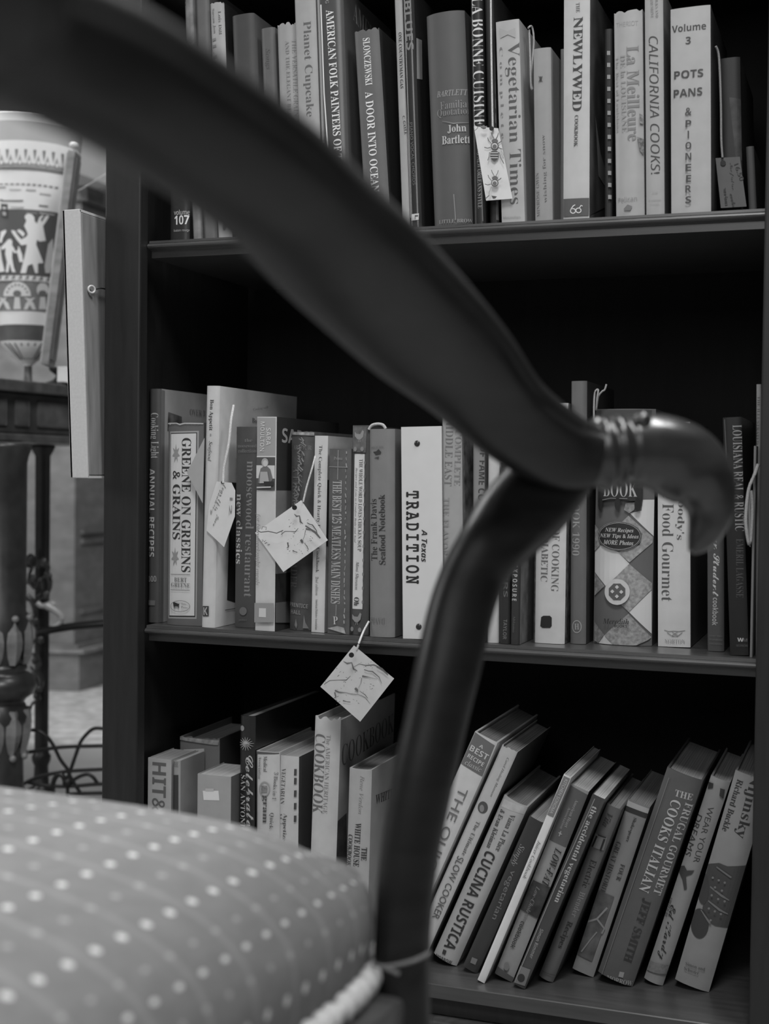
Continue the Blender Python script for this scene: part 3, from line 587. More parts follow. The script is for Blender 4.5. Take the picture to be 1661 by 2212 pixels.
# ---- bottom row, upright at the left
book('B', (317, 1990), (367, 1990), (319.4, 1637.5), 132, 'pale paperback with big block letters HIT, first on the bottom shelf', [
    ('t', 'sansb', 'HIT&', (344, 1647), (343, 1752), 30, 76)], y=.03, hard=False, c=.0005, pg=120, D=.066)
book('B', (371, 1990), (386, 1990), (371, 1643), 118, 'thin grey spine topped with THE, second on the bottom shelf', [
    ('t', 'sb', 'THE', (373, 1651), (385, 1652), 10, 84), ('q', [(371.5, 1674), (385.5, 1674), (385.5, 1800), (371.5, 1800)], 46)], y=.03, hard=False, D=.066)
book('B', (387, 1990), (472, 1990), (387, 1590), 88, 'thick torn-topped book with a heart emblem behind the pale stickered one', [
    ('q', [(396, 1619), (441, 1617), (441, 1800), (396, 1800)], 142), ('p', [(415, 1660), (402, 1645), (402, 1634), (409, 1629), (415, 1636), (421, 1629), (428, 1634), (428, 1645)], 86), ('p', [(414, 1637), (417, 1637), (417, 1655), (414, 1655)], 150),
    ('t', 'sansb', 'Heart', (417.5, 1662), (416.5, 1689), 8, 44), ('t', 'sansb', 'Association', (408, 1662), (407, 1718), 8, 44), ('r', (418, 1735), (9, 14), 2, 112), ('n', [(388, 1591), (472, 1600), (470, 1610), (388, 1598)], 118, .4, 120)], y=.1, worn=.005, cr=60, D=.15)
book('B', (424, 1990), (496, 1990), (426, 1672), 122, 'small pale book with a bright sticker, standing forward near the cushion', [
    ('q', [(438, 1708), (472, 1708), (474, 1729), (440, 1728)], 168), ('q', [(444, 1703), (462, 1703), (462, 1709), (444, 1709)], 140)], y=.025, hard=False, c=.0005, cr=70, D=.072, pg=140)
SB = [('l', [(533, 1606), (533+15*math.cos(a), 1606+15*math.sin(a))], [2.4, .6], 132) for a in [i*.42 for i in range(15)]]
book('B', (514, 1990), (546, 1990), (517, 1546), 28, 'black SAN ANTONIO spine with white starburst flower and script', [
    ('t', 'sc', 'Celebrate', (538, 1632), (540, 1785), 15, 138), ('t', 'sr', 'SAN ANTONIO', (525, 1674), (523.5, 1800), 11, 150), ('p', ell(523, 1573, 5, 6), 110)] + SB, y=.045, D=.235, rough=.3, coat=.3)
book('B', (552, 1990), (602, 1990), (552, 1623), 152, 'white hardback with a dark U-shaped board showing at its top', [
    ('q', [(549.2, 1623.5), (555, 1624), (554, 1850), (549, 1850)], 62), ('q', [(549.2, 1623.5), (601.5, 1623.5), (601.5, 1629), (549.2, 1629)], 66), ('t', 'sr', 'Medical', (573.5, 1633), (573, 1667), 8, 80), ('t', 'sr', 'Association', (562, 1634), (560, 1683), 7, 84),
    ('r', (572, 1704), (11, 15), 2.5, 118), ('n', [(565, 1697), (578, 1697), (578, 1711), (565, 1711)], 104, .4, 300), ('t', 'sb', 'gram', (572, 1718), (570.5, 1777), 11, 58), ('t', 'sr', '3 Books in 1', (597, 1668), (593, 1727), 8, 76), ('t', 'sr', 'Quick', (588, 1755), (586, 1790), 10, 66)], y=.045, pg=130)
book('B', (603, 1990), (642, 1990), (604, 1632), 152, 'white VEGETARIAN cookbook with dark index tabs along its right edge', [
    ('t', 'sr', 'VEGETARIAN', (613, 1660), (609.5, 1737), 9, 68), ('t', 'sr', 'Main', (604, 1757), (603, 1788), 10, 66), ('t', 'sr', 'Appetizers', (616, 1757), (613, 1830), 10, 62)] + [('q', [(636, y), (641.5, y), (641, y+14), (635.5, y+14)], 56) for y in (1661, 1680, 1707, 1734, 1761)], y=.05, hard=False, c=.0005, cr=60)
book('B', (661, 1990), (716, 1990), (677.4, 1547.5), 150, 'pale HERITAGE COOKBOOK with torn jacket, under the hanging square tag', [
    ('t', 'sr', 'The AMERICAN HERITAGE', (710, 1588), (702, 1758), 9, 104), ('t', 'sr', 'COOKBOOK', (691, 1586), (684, 1758), 25, 82),
    ('t', 'sr', 'COOKBOOK', (738, 1634), (850, 1560), 36, 74, 'R'), ('n', [(724, 1778), (748, 1756), (748, 1850), (722, 1850)], 58, .5, 60, 'R')], y=.04, cr=126, worn=.006, c=.006, p=2.6, D=.2)
book('B', (742, 1990), (790, 1990), (752.7, 1661), 130, 'grey cookbook with small bold capitals next to the chair arm support', [
    ('t', 'si', 'Rene Verdon', (783, 1676), (778, 1759), 9, 96), ('t', 'sb', 'WHITE HOUSE', (774, 1778), (769, 1872), 13, 40), ('t', 'sb', 'COOKBOOK', (757, 1803), (752, 1872), 11, 40), ('t', 'sb', 'THE', (787, 1831), (785.5, 1859), 11, 40),
    ('t', 'sb', 'WHITE', (811, 1728), (850, 1712), 18, 48, 'R')], y=.035, cr=118, c=.004, pg=110)
# ---- bottom row, leaning books at the right
book('B', (814, 2060), (860, 2087), (1025.6, 1581), 156, 'leaning white QUICK RECIPE book with a grey best-recipe label', [
    ('q', [(1025.8, 1581.5), (1068.5, 1610.5), (1041, 1678), (995, 1650)], 84), ('t', 'sansb', 'A', (1036, 1610), (1044, 1615), 7, 152), ('t', 'sansb', 'BEST', (1016, 1614), (1054, 1637), 13, 152), ('t', 'sansb', 'RECIPE', (1011, 1631), (1045, 1652), 9, 152), ('t', 'si', 'classic', (1006, 1645), (1040, 1663), 11, 146),
    ('t', 'ss', 'THE QUICK', (1001, 1702), (917, 1903), 24, 86)], D=.2, c=.0015, pg=110)
book('B', (880, 2070), (912, 2086), (1085, 1610.7), 152, 'leaning white SLOW COOKER paperback with a dark round emblem', [
    ('t', 'si', 'Carol Heding Munson', (1097, 1637), (1060, 1721), 7, 66), ('p', ell(1043, 1744, 11, 13), 66), ('p', ell(1041, 1746, 5, 8), 110), ('t', 'sr', 'The Ultimate', (1034, 1774), (1001, 1848), 9, 84), ('t', 'ss', 'SLOW COOKER', (996, 1851), (940, 1984), 15, 70)], hard=False, cr=60, worn=.003, c=.002, pg=120)
book('B', (934.6, 2067.5), (986, 2090.6), (1087, 1725), 142, 'leaning pale book with tall RUSTICA capitals and a worn head', [
    ('n', [(1088, 1727), (1140, 1746), (1133, 1762), (1081, 1742)], 152, .15, 100), ('t', 'sb', 'Viana La Place', (1108, 1760), (1075, 1839), 12, 66), ('t', 'sb', '& Evan Kleiman', (1086, 1750), (1055, 1832), 11, 66), ('t', 'sansb', 'CUCINA RUSTICA', (1061, 1841), (969, 2050), 25, 42),
    ('q', [(958, 2050), (965, 2053), (962, 2062), (955, 2059)], 50), ('t', 'sansb', 'MORROW', (941, 2064), (976, 2079.5), 8, 42)], c=.005, p=2.6, D=.18, pg=110)
book('B', (999, 2089), (1030, 2105), (1143, 1764.6), 44, 'leaning dark Simply vegetarian paperback', [
    ('t', 'si', 'Simply', (1128, 1825), (1107, 1869), 16, 112), ('t', 'ss', 'vegetarian', (1108, 1880), (1066, 1985), 15, 90), ('q', [(1020, 2067), (1032, 2072), (1027, 2084), (1016, 2079)], 92)], hard=False, pg=120)
book('B', (1031.2, 2119), (1047, 2125.4), (1218, 1675), 168, 'thin bright white Juicer Cookbook leaning between darker spines', [
    ('q', [(1218, 1675.5), (1231.5, 1682), (1195, 1766), (1181.5, 1760)], 94), ('t', 'sans', 'KITCHEN SONOMA', (1224, 1684), (1190, 1757), 7, 150), ('t', 'si', 'Juicer Cookbook', (1166, 1817), (1132, 1898), 8, 84)], hard=False, pg=140, c=.0005)
book('B', (1068.6, 2104), (1107, 2122), (1232.5, 1695), 120, 'leaning LOW-FAT cookbook with a dark photo band mid spine', [
    ('q', [(1232.5, 1696), (1269, 1717), (1223, 1831), (1186, 1814)], 74), ('t', 'sr', 'American Heart', (1247, 1728), (1222, 1787), 7, 128), ('t', 'sr', 'Association', (1231, 1744), (1212, 1790), 6, 122), ('l', [(1212, 1795), (1208, 1806)], 2, 135), ('l', [(1207, 1798), (1214, 1802)], 2, 135),
    ('n', [(1152, 1900), (1192, 1918), (1164, 1985), (1121, 1962)], 52, .6, 50), ('t', 'sbi', 'LOW-FAT', (1208, 1833), (1176, 1914), 16, 40), ('t', 'sbi', 'Low-Cholesterol', (1164, 1915), (1128, 2000), 9, 100), ('t', 'sansb', 'cookbook', (1131, 1990), (1107, 2047), 10, 48), ('p', ell(1095, 2086, 6, 9), 100),
    ('q', [(1076, 2086), (1112, 2112), (1107, 2122), (1069, 2104)], 66)], hard=False, pg=150, cr=60, c=.001)
book('B', (1108, 2126), (1134, 2139), (1280, 1716.6), 52, 'leaning glossy accidental vegetarian book with pale letters', [
    ('t', 'sb', 'the accidental vegetarian', (1284, 1742), (1201, 1949), 15, 136), ('t', 'sansb', 'Simon Rimmer', (1171, 2007), (1147, 2070), 8, 112), ('q', [(1124, 2086), (1146, 2094), (1134, 2130), (1111, 2122)], 92), ('p', ell(1126, 2112, 8, 9), 40),
    ('l', [(1285, 1725), (1200, 1915), (1112, 2122)], 1.5, 110)], hard=False, rough=.25, coat=.4, pg=155, c=.001)
book('B', (1163, 2112), (1194, 2125), (1310, 1740), 80, 'leaning grey Electric Blender Recipes book', [
    ('t', 'sb', 'Electric', (1283, 1858), (1263, 1918), 14, 38), ('t', 'sb', 'Blender', (1259, 1927), (1239, 1981), 12, 108), ('t', 'sb', 'Recipes', (1231, 1990), (1208.6, 2048), 15, 38),
    ('t', 'sbi', 'Vita', (1318, 1758), (1306, 1786), 14, 46), ('q', [(1284, 1800), (1311, 1810), (1304, 1838), (1277, 1828)], 94), ('l', [(1289, 1806), (1279, 1829)], 4, 28), ('l', [(1306, 1812), (1297, 1837)], 4, 28), ('l', [(1292, 1803), (1309, 1809)], 2.4, 28), ('l', [(1172, 2097), (1206, 2110)], 1.5, 62)], c=.004, p=2.6, pg=130)
book('B', (1236, 2092.7), (1281, 2112.7), (1357, 1727), 106, 'leaning GREAT HISTORIES paperback with a pictorial lower half', [
    ('q', [(1353, 1728), (1403, 1748), (1399, 1758), (1348.5, 1739)], 140), ('q', [(1348.5, 1739), (1399, 1758), (1395, 1768), (1345, 1749)], 44), ('t', 'sr', 'Shakespeare', (1372, 1766), (1354, 1818), 9, 46), ('t', 'sr', 'FOUR', (1346, 1867), (1335, 1902), 10, 46), ('t', 'sr', 'GREAT HISTORIES', (1337, 1819), (1299, 1936), 11, 46),
    ('n', [(1286, 1920), (1327, 1937), (1279, 2076), (1236, 2056)], 68, .5, 60), ('l', [(1262, 1993), (1290, 1984), (1312, 1960)], 4, 112), ('l', [(1290, 1984), (1306, 2005), (1300, 2016)], 4, 106), ('l', [(1256, 2055), (1275, 2030), (1290, 2012)], 3, 104)], hard=False, pg=120, c=.0015)
book('B', (1290, 2114), (1368.5, 2135.6), (1440, 1671.4), 70, 'thick leaning dark GOURMET COOKS ITALIAN hardback', [
    ('t', 'sb', 'THE', (1458, 1712), (1496, 1723.5), 14, 142), ('t', 'sb', 'FRUGAL GOURMET', (1489, 1736), (1418, 1933), 17, 142), ('t', 'sb', 'COOKS ITALIAN', (1462, 1729), (1390, 1926), 23, 146), ('t', 'sb', 'JEFF SMITH', (1398, 1942), (1354, 2077), 21, 42),
    ('q', [(1339, 2098), (1349, 2100), (1346, 2112), (1336, 2109)], 118), ('t', 'sb', 'MORROW', (1311, 2111), (1365, 2126), 11, 122), ('l', [(1300, 2105), (1445, 1680)], 2, 88)], c=.005, p=3, D=.19)
book('B', (1390, 2117), (1432.8, 2127), (1535, 1678.5), 114, 'leaning pale DREAMS book with tattoo drawings and a signature', [
    ('t', 'ss', 'WEAR YOUR', (1536, 1743), (1503, 1864), 13, 50), ('t', 'ss', 'DREAMS', (1510, 1761), (1484, 1849), 14, 50), ('t', 'sc', 'Ed Hardy', (1452, 1955), (1427, 2072), 20, 40), ('t', 'sr', 'EDITED BY', (1449, 1940), (1437, 1982), 6, 70),
    ('p', [(1470, 1872), (1478, 1870), (1484, 1880), (1500, 1880), (1494, 1888), (1482, 1892), (1484, 1920), (1478, 1922), (1474, 1900), (1466, 1885)], 52), ('p', [(1530, 1690), (1541, 1692), (1540, 1702), (1528, 1704)], 46), ('p', [(1556, 1702), (1566, 1706), (1562, 1726), (1554, 1718)], 50),
    ('n', [(1402, 2075), (1446, 2086), (1440, 2106), (1396, 2096)], 96, .2, 300)], c=.005, p=2.4, cr=60)
DOT = [('p', ell(x, y, 2.6, 2.6, 8), 96) for x, y in ((1540, 1895), (1553, 1900), (1566, 1905), (1545, 1915), (1560, 1922), (1538, 1932), (1552, 1940), (1566, 1945), (1532, 1960), (1545, 1966), (1558, 1972), (1536, 1985))]
book('B', (1457, 2118.4), (1532.8, 2138.4), (1588, 1665.7), 110, 'last leaning pale biography with a dancer illustration, by the right post', [
    ('t', 'sb', 'Nijinsky', (1632, 1672), (1597, 1810), 30, 40), ('t', 'sb', 'Richard Buckle', (1599, 1685), (1565, 1796), 14, 40),
    ('p', [(1526, 1868), (1553, 1864), (1571, 1871), (1618, 1871), (1600, 1925), (1572, 2006), (1545, 2000), (1528, 1990), (1517, 1962), (1525, 1930), (1522, 1900)], 56), ('p', ell(1511, 1995, 20, 32), 48), ('p', ell(1518, 1920, 13, 34), 52),
    ('l', [(1534, 1915), (1560, 1935), (1575, 1945)], [3, 5, 2], 92), ('l', [(1530, 1945), (1555, 1965), (1572, 1975)], [3, 5, 2], 92), ('l', [(1514, 1965), (1535, 1995)], [2, 5], 92), ('l', [(1548, 1872), (1580, 1895)], [3, 4], 88),
    ('t', 'sr', 'Simon and', (1481, 2080), (1523, 2093), 7, 56), ('t', 'sr', 'Schuster', (1478, 2090), (1510, 2101), 7, 56)] + DOT, c=.004, p=2.6, D=.19)
# ---------------------------------------------------------------- price tags
def price_tag(label, quad, y, v, prints, hole=None, string=(), r=0.0009, tilt=0.0, sv=150):
    """flat card hanging in front of the spines, with its string"""
    P = [on_y(q[0], q[1], y) for q in quad]
    c = sum(P, Vector())/len(P)
    root = thing('price_tag', label, 'tag', c, 'price tags tied to the books')
    inv = Matrix.Translation(-c)
    bm = bmesh.new(); sl = Slots(mat(v, 0.7, 0, 0.2, 0.04, 60))
    f = Face(inv, (0, 0, 0), (1, 0, 0), (0, 0, 1), lambda q, o: Vector((q.x, -o, q.y)))
    a = [bm.verts.new(p-c) for p in P]; b = [bm.verts.new(p-c+Vector((0, 0.0005, 0))) for p in P]
    n = len(P); bm.faces.new(a); bm.faces.new(b[::-1])
    for i in range(n): bm.faces.new((a[i], a[(i+1) % n], b[(i+1) % n], b[i]))
    do_prints(bm, sl, {'s': f}, prints)
    if hole: pr_poly(bm, sl, f, ell(hole[0], hole[1], hole[2], hole[2], 18), 22)
    link('card', bm, sl.m, root)
    if string:
        bm = bmesh.new(); tube(bm, [on_y(p[0], p[1], p[2])-c for p in string], r, 6, 5)
        link('string', bm, mat(sv, 0.85, 0, 0.1, 0.25, 900), root)['label'] = 'pale twisted string'
    return root
def bee(cx, cy, s, full=True):
    X = lambda pts: [(cx+a*s, cy+b*s) for a, b in pts]
    d = 58
    o = [('p', X(ell(0, -11, 7, 5, 14)), 80), ('l', X([(-1, -15), (-6, -24), (-8, -30)]), 1.2, d), ('l', X([(2, -15), (6, -22), (8, -29)]), 1.2, d),
         ('p', X(ell(0, 0, 8.5, 8.5, 18)), d), ('p', X(ell(0, 0, 6.6, 6.6, 18)), 150), ('p', X(ell(0, 1, 4.6, 4.6, 16)), 80),
         ('l', X([(-7, -5), (-13, -12), (-15, -18)]), 1.3, d), ('l', X([(7, -5), (12, -8), (15, -11)]), 1.8, d), ('l', X([(-8, 3), (-15, 5), (-22, 3)]), 1.5, d)]
    if full:
        o += [('l', X([(8, 3), (13, 6), (17, 7)]), 1.6, d), ('p', X([(-9, 14), (-5, 11), (5, 11), (10, 14), (9, 24), (5, 31), (0, 34), (-5, 31), (-9, 24)]), d)]
        o += [('q', X([(-8.4, yy), (8.6, yy), (8.2, yy+2), (-8, yy+2)]), 145) for yy in (14, 19.5, 25)]
        o += [('l', X([(-10, 14), (-11, 24), (-14, 32)]), 1.3, d), ('l', X([(11, 14), (14, 26), (21, 39)]), 1.3, d), ('l', X([(14, 8), (20, 20), (20, 28), (14, 14)]), .8, 90)]
    else:
        o += [('l', X([(-7, 9), (-12, 22), (-12, 30)]), 1, 90)]
    return o
price_tag('white tag printed with two bees, hanging before the black CUISINE spine', [(1023.5, 273), (1076, 277), (1107, 429), (1050, 433.5)], 0.0235, 162,
    bee(1069, 316, 1.0) + bee(1071, 397, .95, False) + [('p', [(1040, 274.5), (1056, 275), (1052, 281), (1047, 282), (1042, 279)], 70), ('l', [(1042, 277), (1055, 277.5)], 1, 140), ('l', [(1028, 286), (1034, 281), (1037, 275)], 1.2, 80),
    ('p', [(1065, 425), (1077, 427), (1073, 431.5), (1068, 432)], 60), ('l', [(1052, 432), (1060, 425)], 2, 80)], (1065.5, 281, 5), [(1065, 279, .022), (1064, 268, .022), (1061, 100, .023), (1060, -30, .024)], .0011)
price_tag('dim tag with handwriting, hanging low by the right end of the top shelf', [(1545.5, 341.5), (1598, 338.5), (1612.5, 446), (1557, 449.5)], 0.07, 82,  # card grey darkened for the shade of the recess
    [('t', 'sc', 'Nonfiction', (1578, 352), (1583, 412), 9, 42), ('t', 'sc', '16.50', (1590, 354), (1603, 390), 10, 40), ('t', 'sc', 'various', (1566, 405), (1570, 444), 8, 46), ('t', 'sc', 'cooks', (1580, 418), (1586, 446), 8, 46)], (1562, 352.5, 6), [(1560.5, 340, .068), (1558, 300, .066), (1557, 220, .062), (1553, 125, .055), (1546, 100, .05)], .0013, sv=120)
W1 = R6
def scrawl(pts, v=70, k=1.4): return [('l', pts, k, v)]
price_tag('white handwritten tag lying over the tilted white Seafood cookbook', [(468, 1040), (500, 1043), (508, 1060), (507, 1116), (484, 1182), (446, 1146), (452, 1090)], 0.021, 158,
    [('t', 'sc', 'tear this', (486, 1048), (466, 1104), 8, 96), ('t', 'sc', 'cooking', (476, 1058), (455, 1112), 7, 104), ('t', 'sc', 'Jane', (472, 1112), (461, 1136), 8, 90), ('t', 'sc', '12', (500, 1075), (498, 1112), 6, 96)], (481, 1042, 3), [(482, 1043, .0205), (484, 1010, .020), (494, 960, .020), (499, 910, .022), (505, 875, .028)], .0017, sv=160)
# folded tag whose other half slips between two books
P = [on_y(403.5, 1021, .023), on_y(441.5, 946, .0225), on_y(437.5, 1087, .0225)]
c = P[0].copy(); root = thing('price_tag', 'grey tag corner poking out over the GREENS and GRAINS jacket', 'tag', c, 'price tags tied to the books')
bm = bmesh.new()
vs = [bm.verts.new(p-c) for p in P]; v2 = [bm.verts.new(p-c+Vector((0.0, .0005, 0))) for p in P]
bm.faces.new(vs); bm.faces.new(v2[::-1])
for i in range(3): bm.faces.new((vs[i], vs[(i+1) % 3], v2[(i+1) % 3], v2[i]))
link('card', bm, mat(124, 0.7, 0, .2, .05, 60), root)
BR = [('l', [(700, 1478), (712, 1470), (730, 1469), (748, 1469), (757, 1460)], [1.5, 2, 1.5, 3, 1]), ('l', [(765, 1440), (776, 1434), (790, 1437), (808, 1436), (825, 1444), (838, 1456)], [1, 1.6, 2.6, 3.5, 5, 2]), ('l', [(742, 1428), (750, 1433), (760, 1431), (764, 1445), (772, 1449)], [1, 5, 3, 6, 2]),
      ('l', [(724, 1491), (733, 1495), (748, 1496), (760, 1499), (775, 1500), (790, 1507), (800, 1520)], [5, 4, 1.5, 2, 1.5, 1.5, 1]), ('l', [(783, 1460), (800, 1463), (815, 1467)], [6, 1.2, 1]), ('l', [(782, 1464), (780, 1476), (775, 1485)], [2, 1, 1]), ('l', [(768, 1486), (772, 1490), (774, 1494)], [8, 9, 3]), ('l', [(724, 1495), (727, 1505), (722, 1508)], [5, 4, 2]),
      ('l', [(742, 1513), (750, 1515), (758, 1516)], [5, 2, 3]), ('l', [(788, 1446), (797, 1449), (806, 1450), (820, 1462), (826, 1476)], [3, 3, 4, 3, 1]), ('l', [(778, 1492), (790, 1500), (796, 1508)], [1, 3, 2]), ('l', [(703, 1471), (707, 1474), (702, 1478)], [1.5, 2, 2]), ('l', [(815, 1440), (830, 1448), (840, 1458)], [3, 6, 3])]
BR += [('l', [(x, yy), (x+R6.uniform(-4, 4), yy+R6.uniform(-3, 3))], R6.uniform(.8, 2.4)) for x, yy in [(R6.uniform(730, 815), R6.uniform(1425, 1520)) for _ in range(46)]]
price_tag('square tag with sketched branches hanging below the middle shelf edge', [(764.3, 1394.4), (851, 1466), (778, 1559), (692, 1483.5)], 0.004, 150, [(k, q, [x*.62 for x in wv] if isinstance(wv, list) else wv*.62, 78) for k, q, wv in BR], (768, 1412, 5.6), [(771, 1403, .0035), (775, 1390, .003), (779, 1379, .008), (786, 1362, .02), (797, 1342, .026)], .0013, sv=160)
BE = [(k, [(651+(x-764.3)*.64+(yy-1394)*-.03, 1080+(yy-1394.4)*.93+(x-764)*.05) for x, yy in pts], [x_*.62 for x_ in wv] if isinstance(wv, list) else wv*.62, 70) for k, pts, wv in BR]
BE = [b for b in BE if all(abs(px-630)/78+abs(py-1158)/80 < .98 for px, py in b[1])]
BE += [('l', [(566, 1146), (572, 1149), (588, 1147), (606, 1151), (620, 1145)], 2, 70), ('l', [(574, 1143), (576, 1137), (584, 1138), (583, 1144)], 1.5, 90), ('l', [(668, 1135), (690, 1150), (700, 1162)], [3, 5, 3], 74), ('t', 'sc', 'vine', (574, 1165), (592, 1176), 8, 90)]
price_tag('square tag with sketched branches tilted across the middle shelf books', [(650.5, 1080.4), (708, 1167), (612, 1235.5), (551, 1150.7)], 0.0215, 162, BE, (645, 1096, 5.4), [(655, 1084, .021), (663, 1050, .021), (676, 1005, .022), (681, 985, .026)], .0012, sv=158)
price_tag('narrow edge-on tag knotted with a string loop beside the right post', [(1616, 1058), (1620, 1058), (1621, 1182), (1617, 1178)], 0.0175, 95, [], None,
    [(1638, 1003, .022), (1628, 1030, .018), (1618, 1055, .0165), (1612, 1100, .016), (1612, 1140, .016), (1620, 1176, .018), (1625, 1100, .02), (1622, 1060, .018)], .0019, sv=118)
def loop(label, pts, y, r, v):
    q = [on_y(a, b, y+dy) for a, b, dy in pts]; c = q[0]
    bm = bmesh.new(); tube(bm, [p-c for p in q], r, 7, 5)
    o = link('string', bm, mat(v, 0.8, 0, .15, .2, 900), None, loc=c); tag(o, label, 'string', 'strings tied to the books')
loop('pale string loop over the right cover of the Vegetarian book', [(1141, 60, 0), (1149, 58, .01), (1153, 90, .012), (1148, 150, .012), (1147, 178, .01), (1150, 192, .008), (1147, 186, .006), (1145, 120, .006), (1143, 64, .004)], .045, .0011, 130)
loop('small pale string ring on top of the grey Seafood Notebook', [(797, 928, .0), (803, 919, 0.0), (815, 916, 0), (827, 918, 0), (833, 926, 0)], .035, .0018, 140)
loop('curled pale string knot rising behind the plaid ring binder', [(1283, 912, 0), (1283, 880, 0), (1285, 848, 0), (1292, 842, 0), (1290, 860, 0), (1288, 885, .004), (1292, 858, .006), (1300, 846, .006), (1306, 842, .006), (1310, 830, .006)], .05, .0011, 120)
# ---------------------------------------------------------------- armchair
HD = math.radians(5.0)
FH = Vector((math.sin(HD), math.cos(HD), 0)); RH = Vector((math.cos(HD), -math.sin(HD), 0)); ZH = Vector((0, 0, 1))
FR = Vector((0.630, -0.640, 0)); HWID, HDEP = 0.280, 0.27
SC0 = FR - RH*HWID - FH*HDEP
chair = thing('armchair', 'dark mahogany armchair with dotted upholstered seat and curled arm end', 'armchair', (SC0.x, SC0.y, 0))
CO = Vector((SC0.x, SC0.y, 0))
def fabric():
    m = bpy.data.materials.new('dotted_fabric'); m.use_nodes = True; nt = m.node_tree; b = nt.nodes['Principled BSDF']
    b.inputs['Roughness'].default_value = 0.9; b.inputs['Specular IOR Level'].default_value = 0.1
    N = nt.nodes.new; Lk = nt.links.new
    def math_(op, a, c=None):
        n = N('ShaderNodeMath'); n.operation = op
        for i, q in enumerate((a, c)):
            if q is None: continue
            if isinstance(q, (int, float)): n.inputs[i].default_value = q
            else: Lk(q, n.inputs[i])
        return n.outputs[0]
    uv = N('ShaderNodeUVMap'); sp = N('ShaderNodeSeparateXYZ'); Lk(uv.outputs[0], sp.inputs[0])
    U, V = sp.outputs[0], sp.outputs[1]
    def dots(du, dv, ou, ov, r):
        a = math_('SUBTRACT', math_('FRACT', math_('ADD', math_('DIVIDE', U, du), ou)), 0.5)
        c = math_('SUBTRACT', math_('FRACT', math_('ADD', math_('DIVIDE', V, dv), ov)), 0.5)
        d2 = math_('SQRT', math_('ADD', math_('POWER', math_('MULTIPLY', a, du), 2), math_('POWER', math_('MULTIPLY', c, dv), 2)))
        mr = N('ShaderNodeMapRange'); mr.interpolation_type = 'SMOOTHSTEP'; Lk(d2, mr.inputs[0])
        mr.inputs[1].default_value = r*.75; mr.inputs[2].default_value = r*1.2; mr.inputs[3].default_value = 1; mr.inputs[4].default_value = 0
        return mr.outputs[0]
    d1 = dots(.0205, .052, 0, 0, .0027); d2 = dots(.0205, .052, .5, .5, .0025)
    lf = math_('ABSOLUTE', math_('SUBTRACT', math_('FRACT', math_('DIVIDE', U, .041)), 0.5))
    mr = N('ShaderNodeMapRange'); Lk(lf, mr.inputs[0]); mr.inputs[1].default_value = .02; mr.inputs[2].default_value = .09; mr.inputs[3].default_value = 1; mr.inputs[4].default_value = 0
    nz = N('ShaderNodeTexNoise'); nz.inputs['Scale'].default_value = 60; Lk(uv.outputs[0], nz.inputs['Vector'])
    base = alb(98)
    val = math_('ADD', base, math_('MULTIPLY', math_('SUBTRACT', nz.outputs['Fac'], .5), base*.35))
    val = math_('ADD', val, math_('MULTIPLY', d1, alb(172)-base)); val = math_('ADD', val, math_('MULTIPLY', d2, .16)); val = math_('ADD', val, math_('MULTIPLY', mr.outputs[0], .05))
    Lk(val, b.inputs['Base Color'])
    return m
def cushion():
    bm = bmesh.new(); uvl = bm.loops.layers.uv.new('UVMap')
    prof = [(0.965, .392, .092), (0.985, .400, .084), (0.997, .413, .070), (1.0, .428, .056), (0.993, .441, .042), (0.975, .452, .029), (0.945, .4615, .015), (0.905, .469, .004), (0.86, .475, 0), (0.78, .4825, 0), (0.65, .490, 0), (0.45, .497, 0), (0.22, .5005, 0), (0.08, .501, 0)]
    n = 96; rings = []; uvs = {}
    for s, z, drop in prof:
        rg = []
        for i in range(n):
            a = 2*math.pi*i/n; c, sn = math.cos(a), math.sin(a); p = 7.0 if s > .95 else 5.0
            rx = math.copysign(abs(c)**(2/p), c)*HWID*s; fy = math.copysign(abs(sn)**(2/p), sn)*HDEP*s
            # soft settle near the arm post corner
            v = bm.verts.new(SC0 + RH*rx + FH*fy + ZH*z - CO)
            nr, nf = (c*abs(c), sn*abs(sn)); l = math.hypot(nr, nf); uvs[v] = (fy + drop*nf/l*1.0, rx + drop*nr/l)
            rg.append(v)
        rings.append(rg)
    fl = []
    for A, B in zip(rings, rings[1:]):
        for i in range(n): fl.append(bm.faces.new((A[i], A[(i+1) % n], B[(i+1) % n], B[i])))
    fl.append(bm.faces.new(rings[-1])); fl.append(bm.faces.new(rings[0][::-1]))
    for f in fl:
        f.smooth = True
        for lp in f.loops: lp[uvl].uv = uvs[lp.vert]
    return link('seat_cushion', bm, fabric(), chair)
cushion()['label'] = 'pale dotted seat upholstery'
# twisted gimp along the lower edge of the upholstery
bm = bmesh.new(); pts = []
for i in range(0, 241):
    a = 2*math.pi*i/240; c, sn = math.cos(a), math.sin(a); p = 7.0
    pts.append(SC0 + RH*(math.copysign(abs(c)**(2/p), c)*(HWID*.985+.004)) + FH*(math.copysign(abs(sn)**(2/p), sn)*(HDEP*.985+.004)) + ZH*.398 - CO)
acc = 0; last = pts[0]
for q in pts[1:]:
    acc += (q-last).length
    if acc > .011: ball(bm, q, .0078, 0, (1, 1, 1.1), 10, 8); acc = 0
    last = q
sweep(bm, pts, [.010]*len(pts), [.010]*len(pts), n=8)
link('braid_trim', bm, mat(160, 0.85, 0, .1, .15, 400), chair)['label'] = 'pale twisted braid around the seat edge'
MAH = wood(19, 0.42, 0.22, (8, 8, 30), 'mahogany')
def fbox(name, r0, r1, f0, f1, z0, z1, m=MAH, bev=.006):
    bm = bmesh.new(); box(bm, r0, r1, f0, f1, z0, z1, 0, bev)
    for v in bm.verts: v.co = SC0 + RH*v.co.x + FH*v.co.y + ZH*v.co.z - CO
    return link(name, bm, m, chair)
W2, D2 = HWID, HDEP
RL = wood(58, 0.4, 0.35, (8, 8, 30), 'rail')
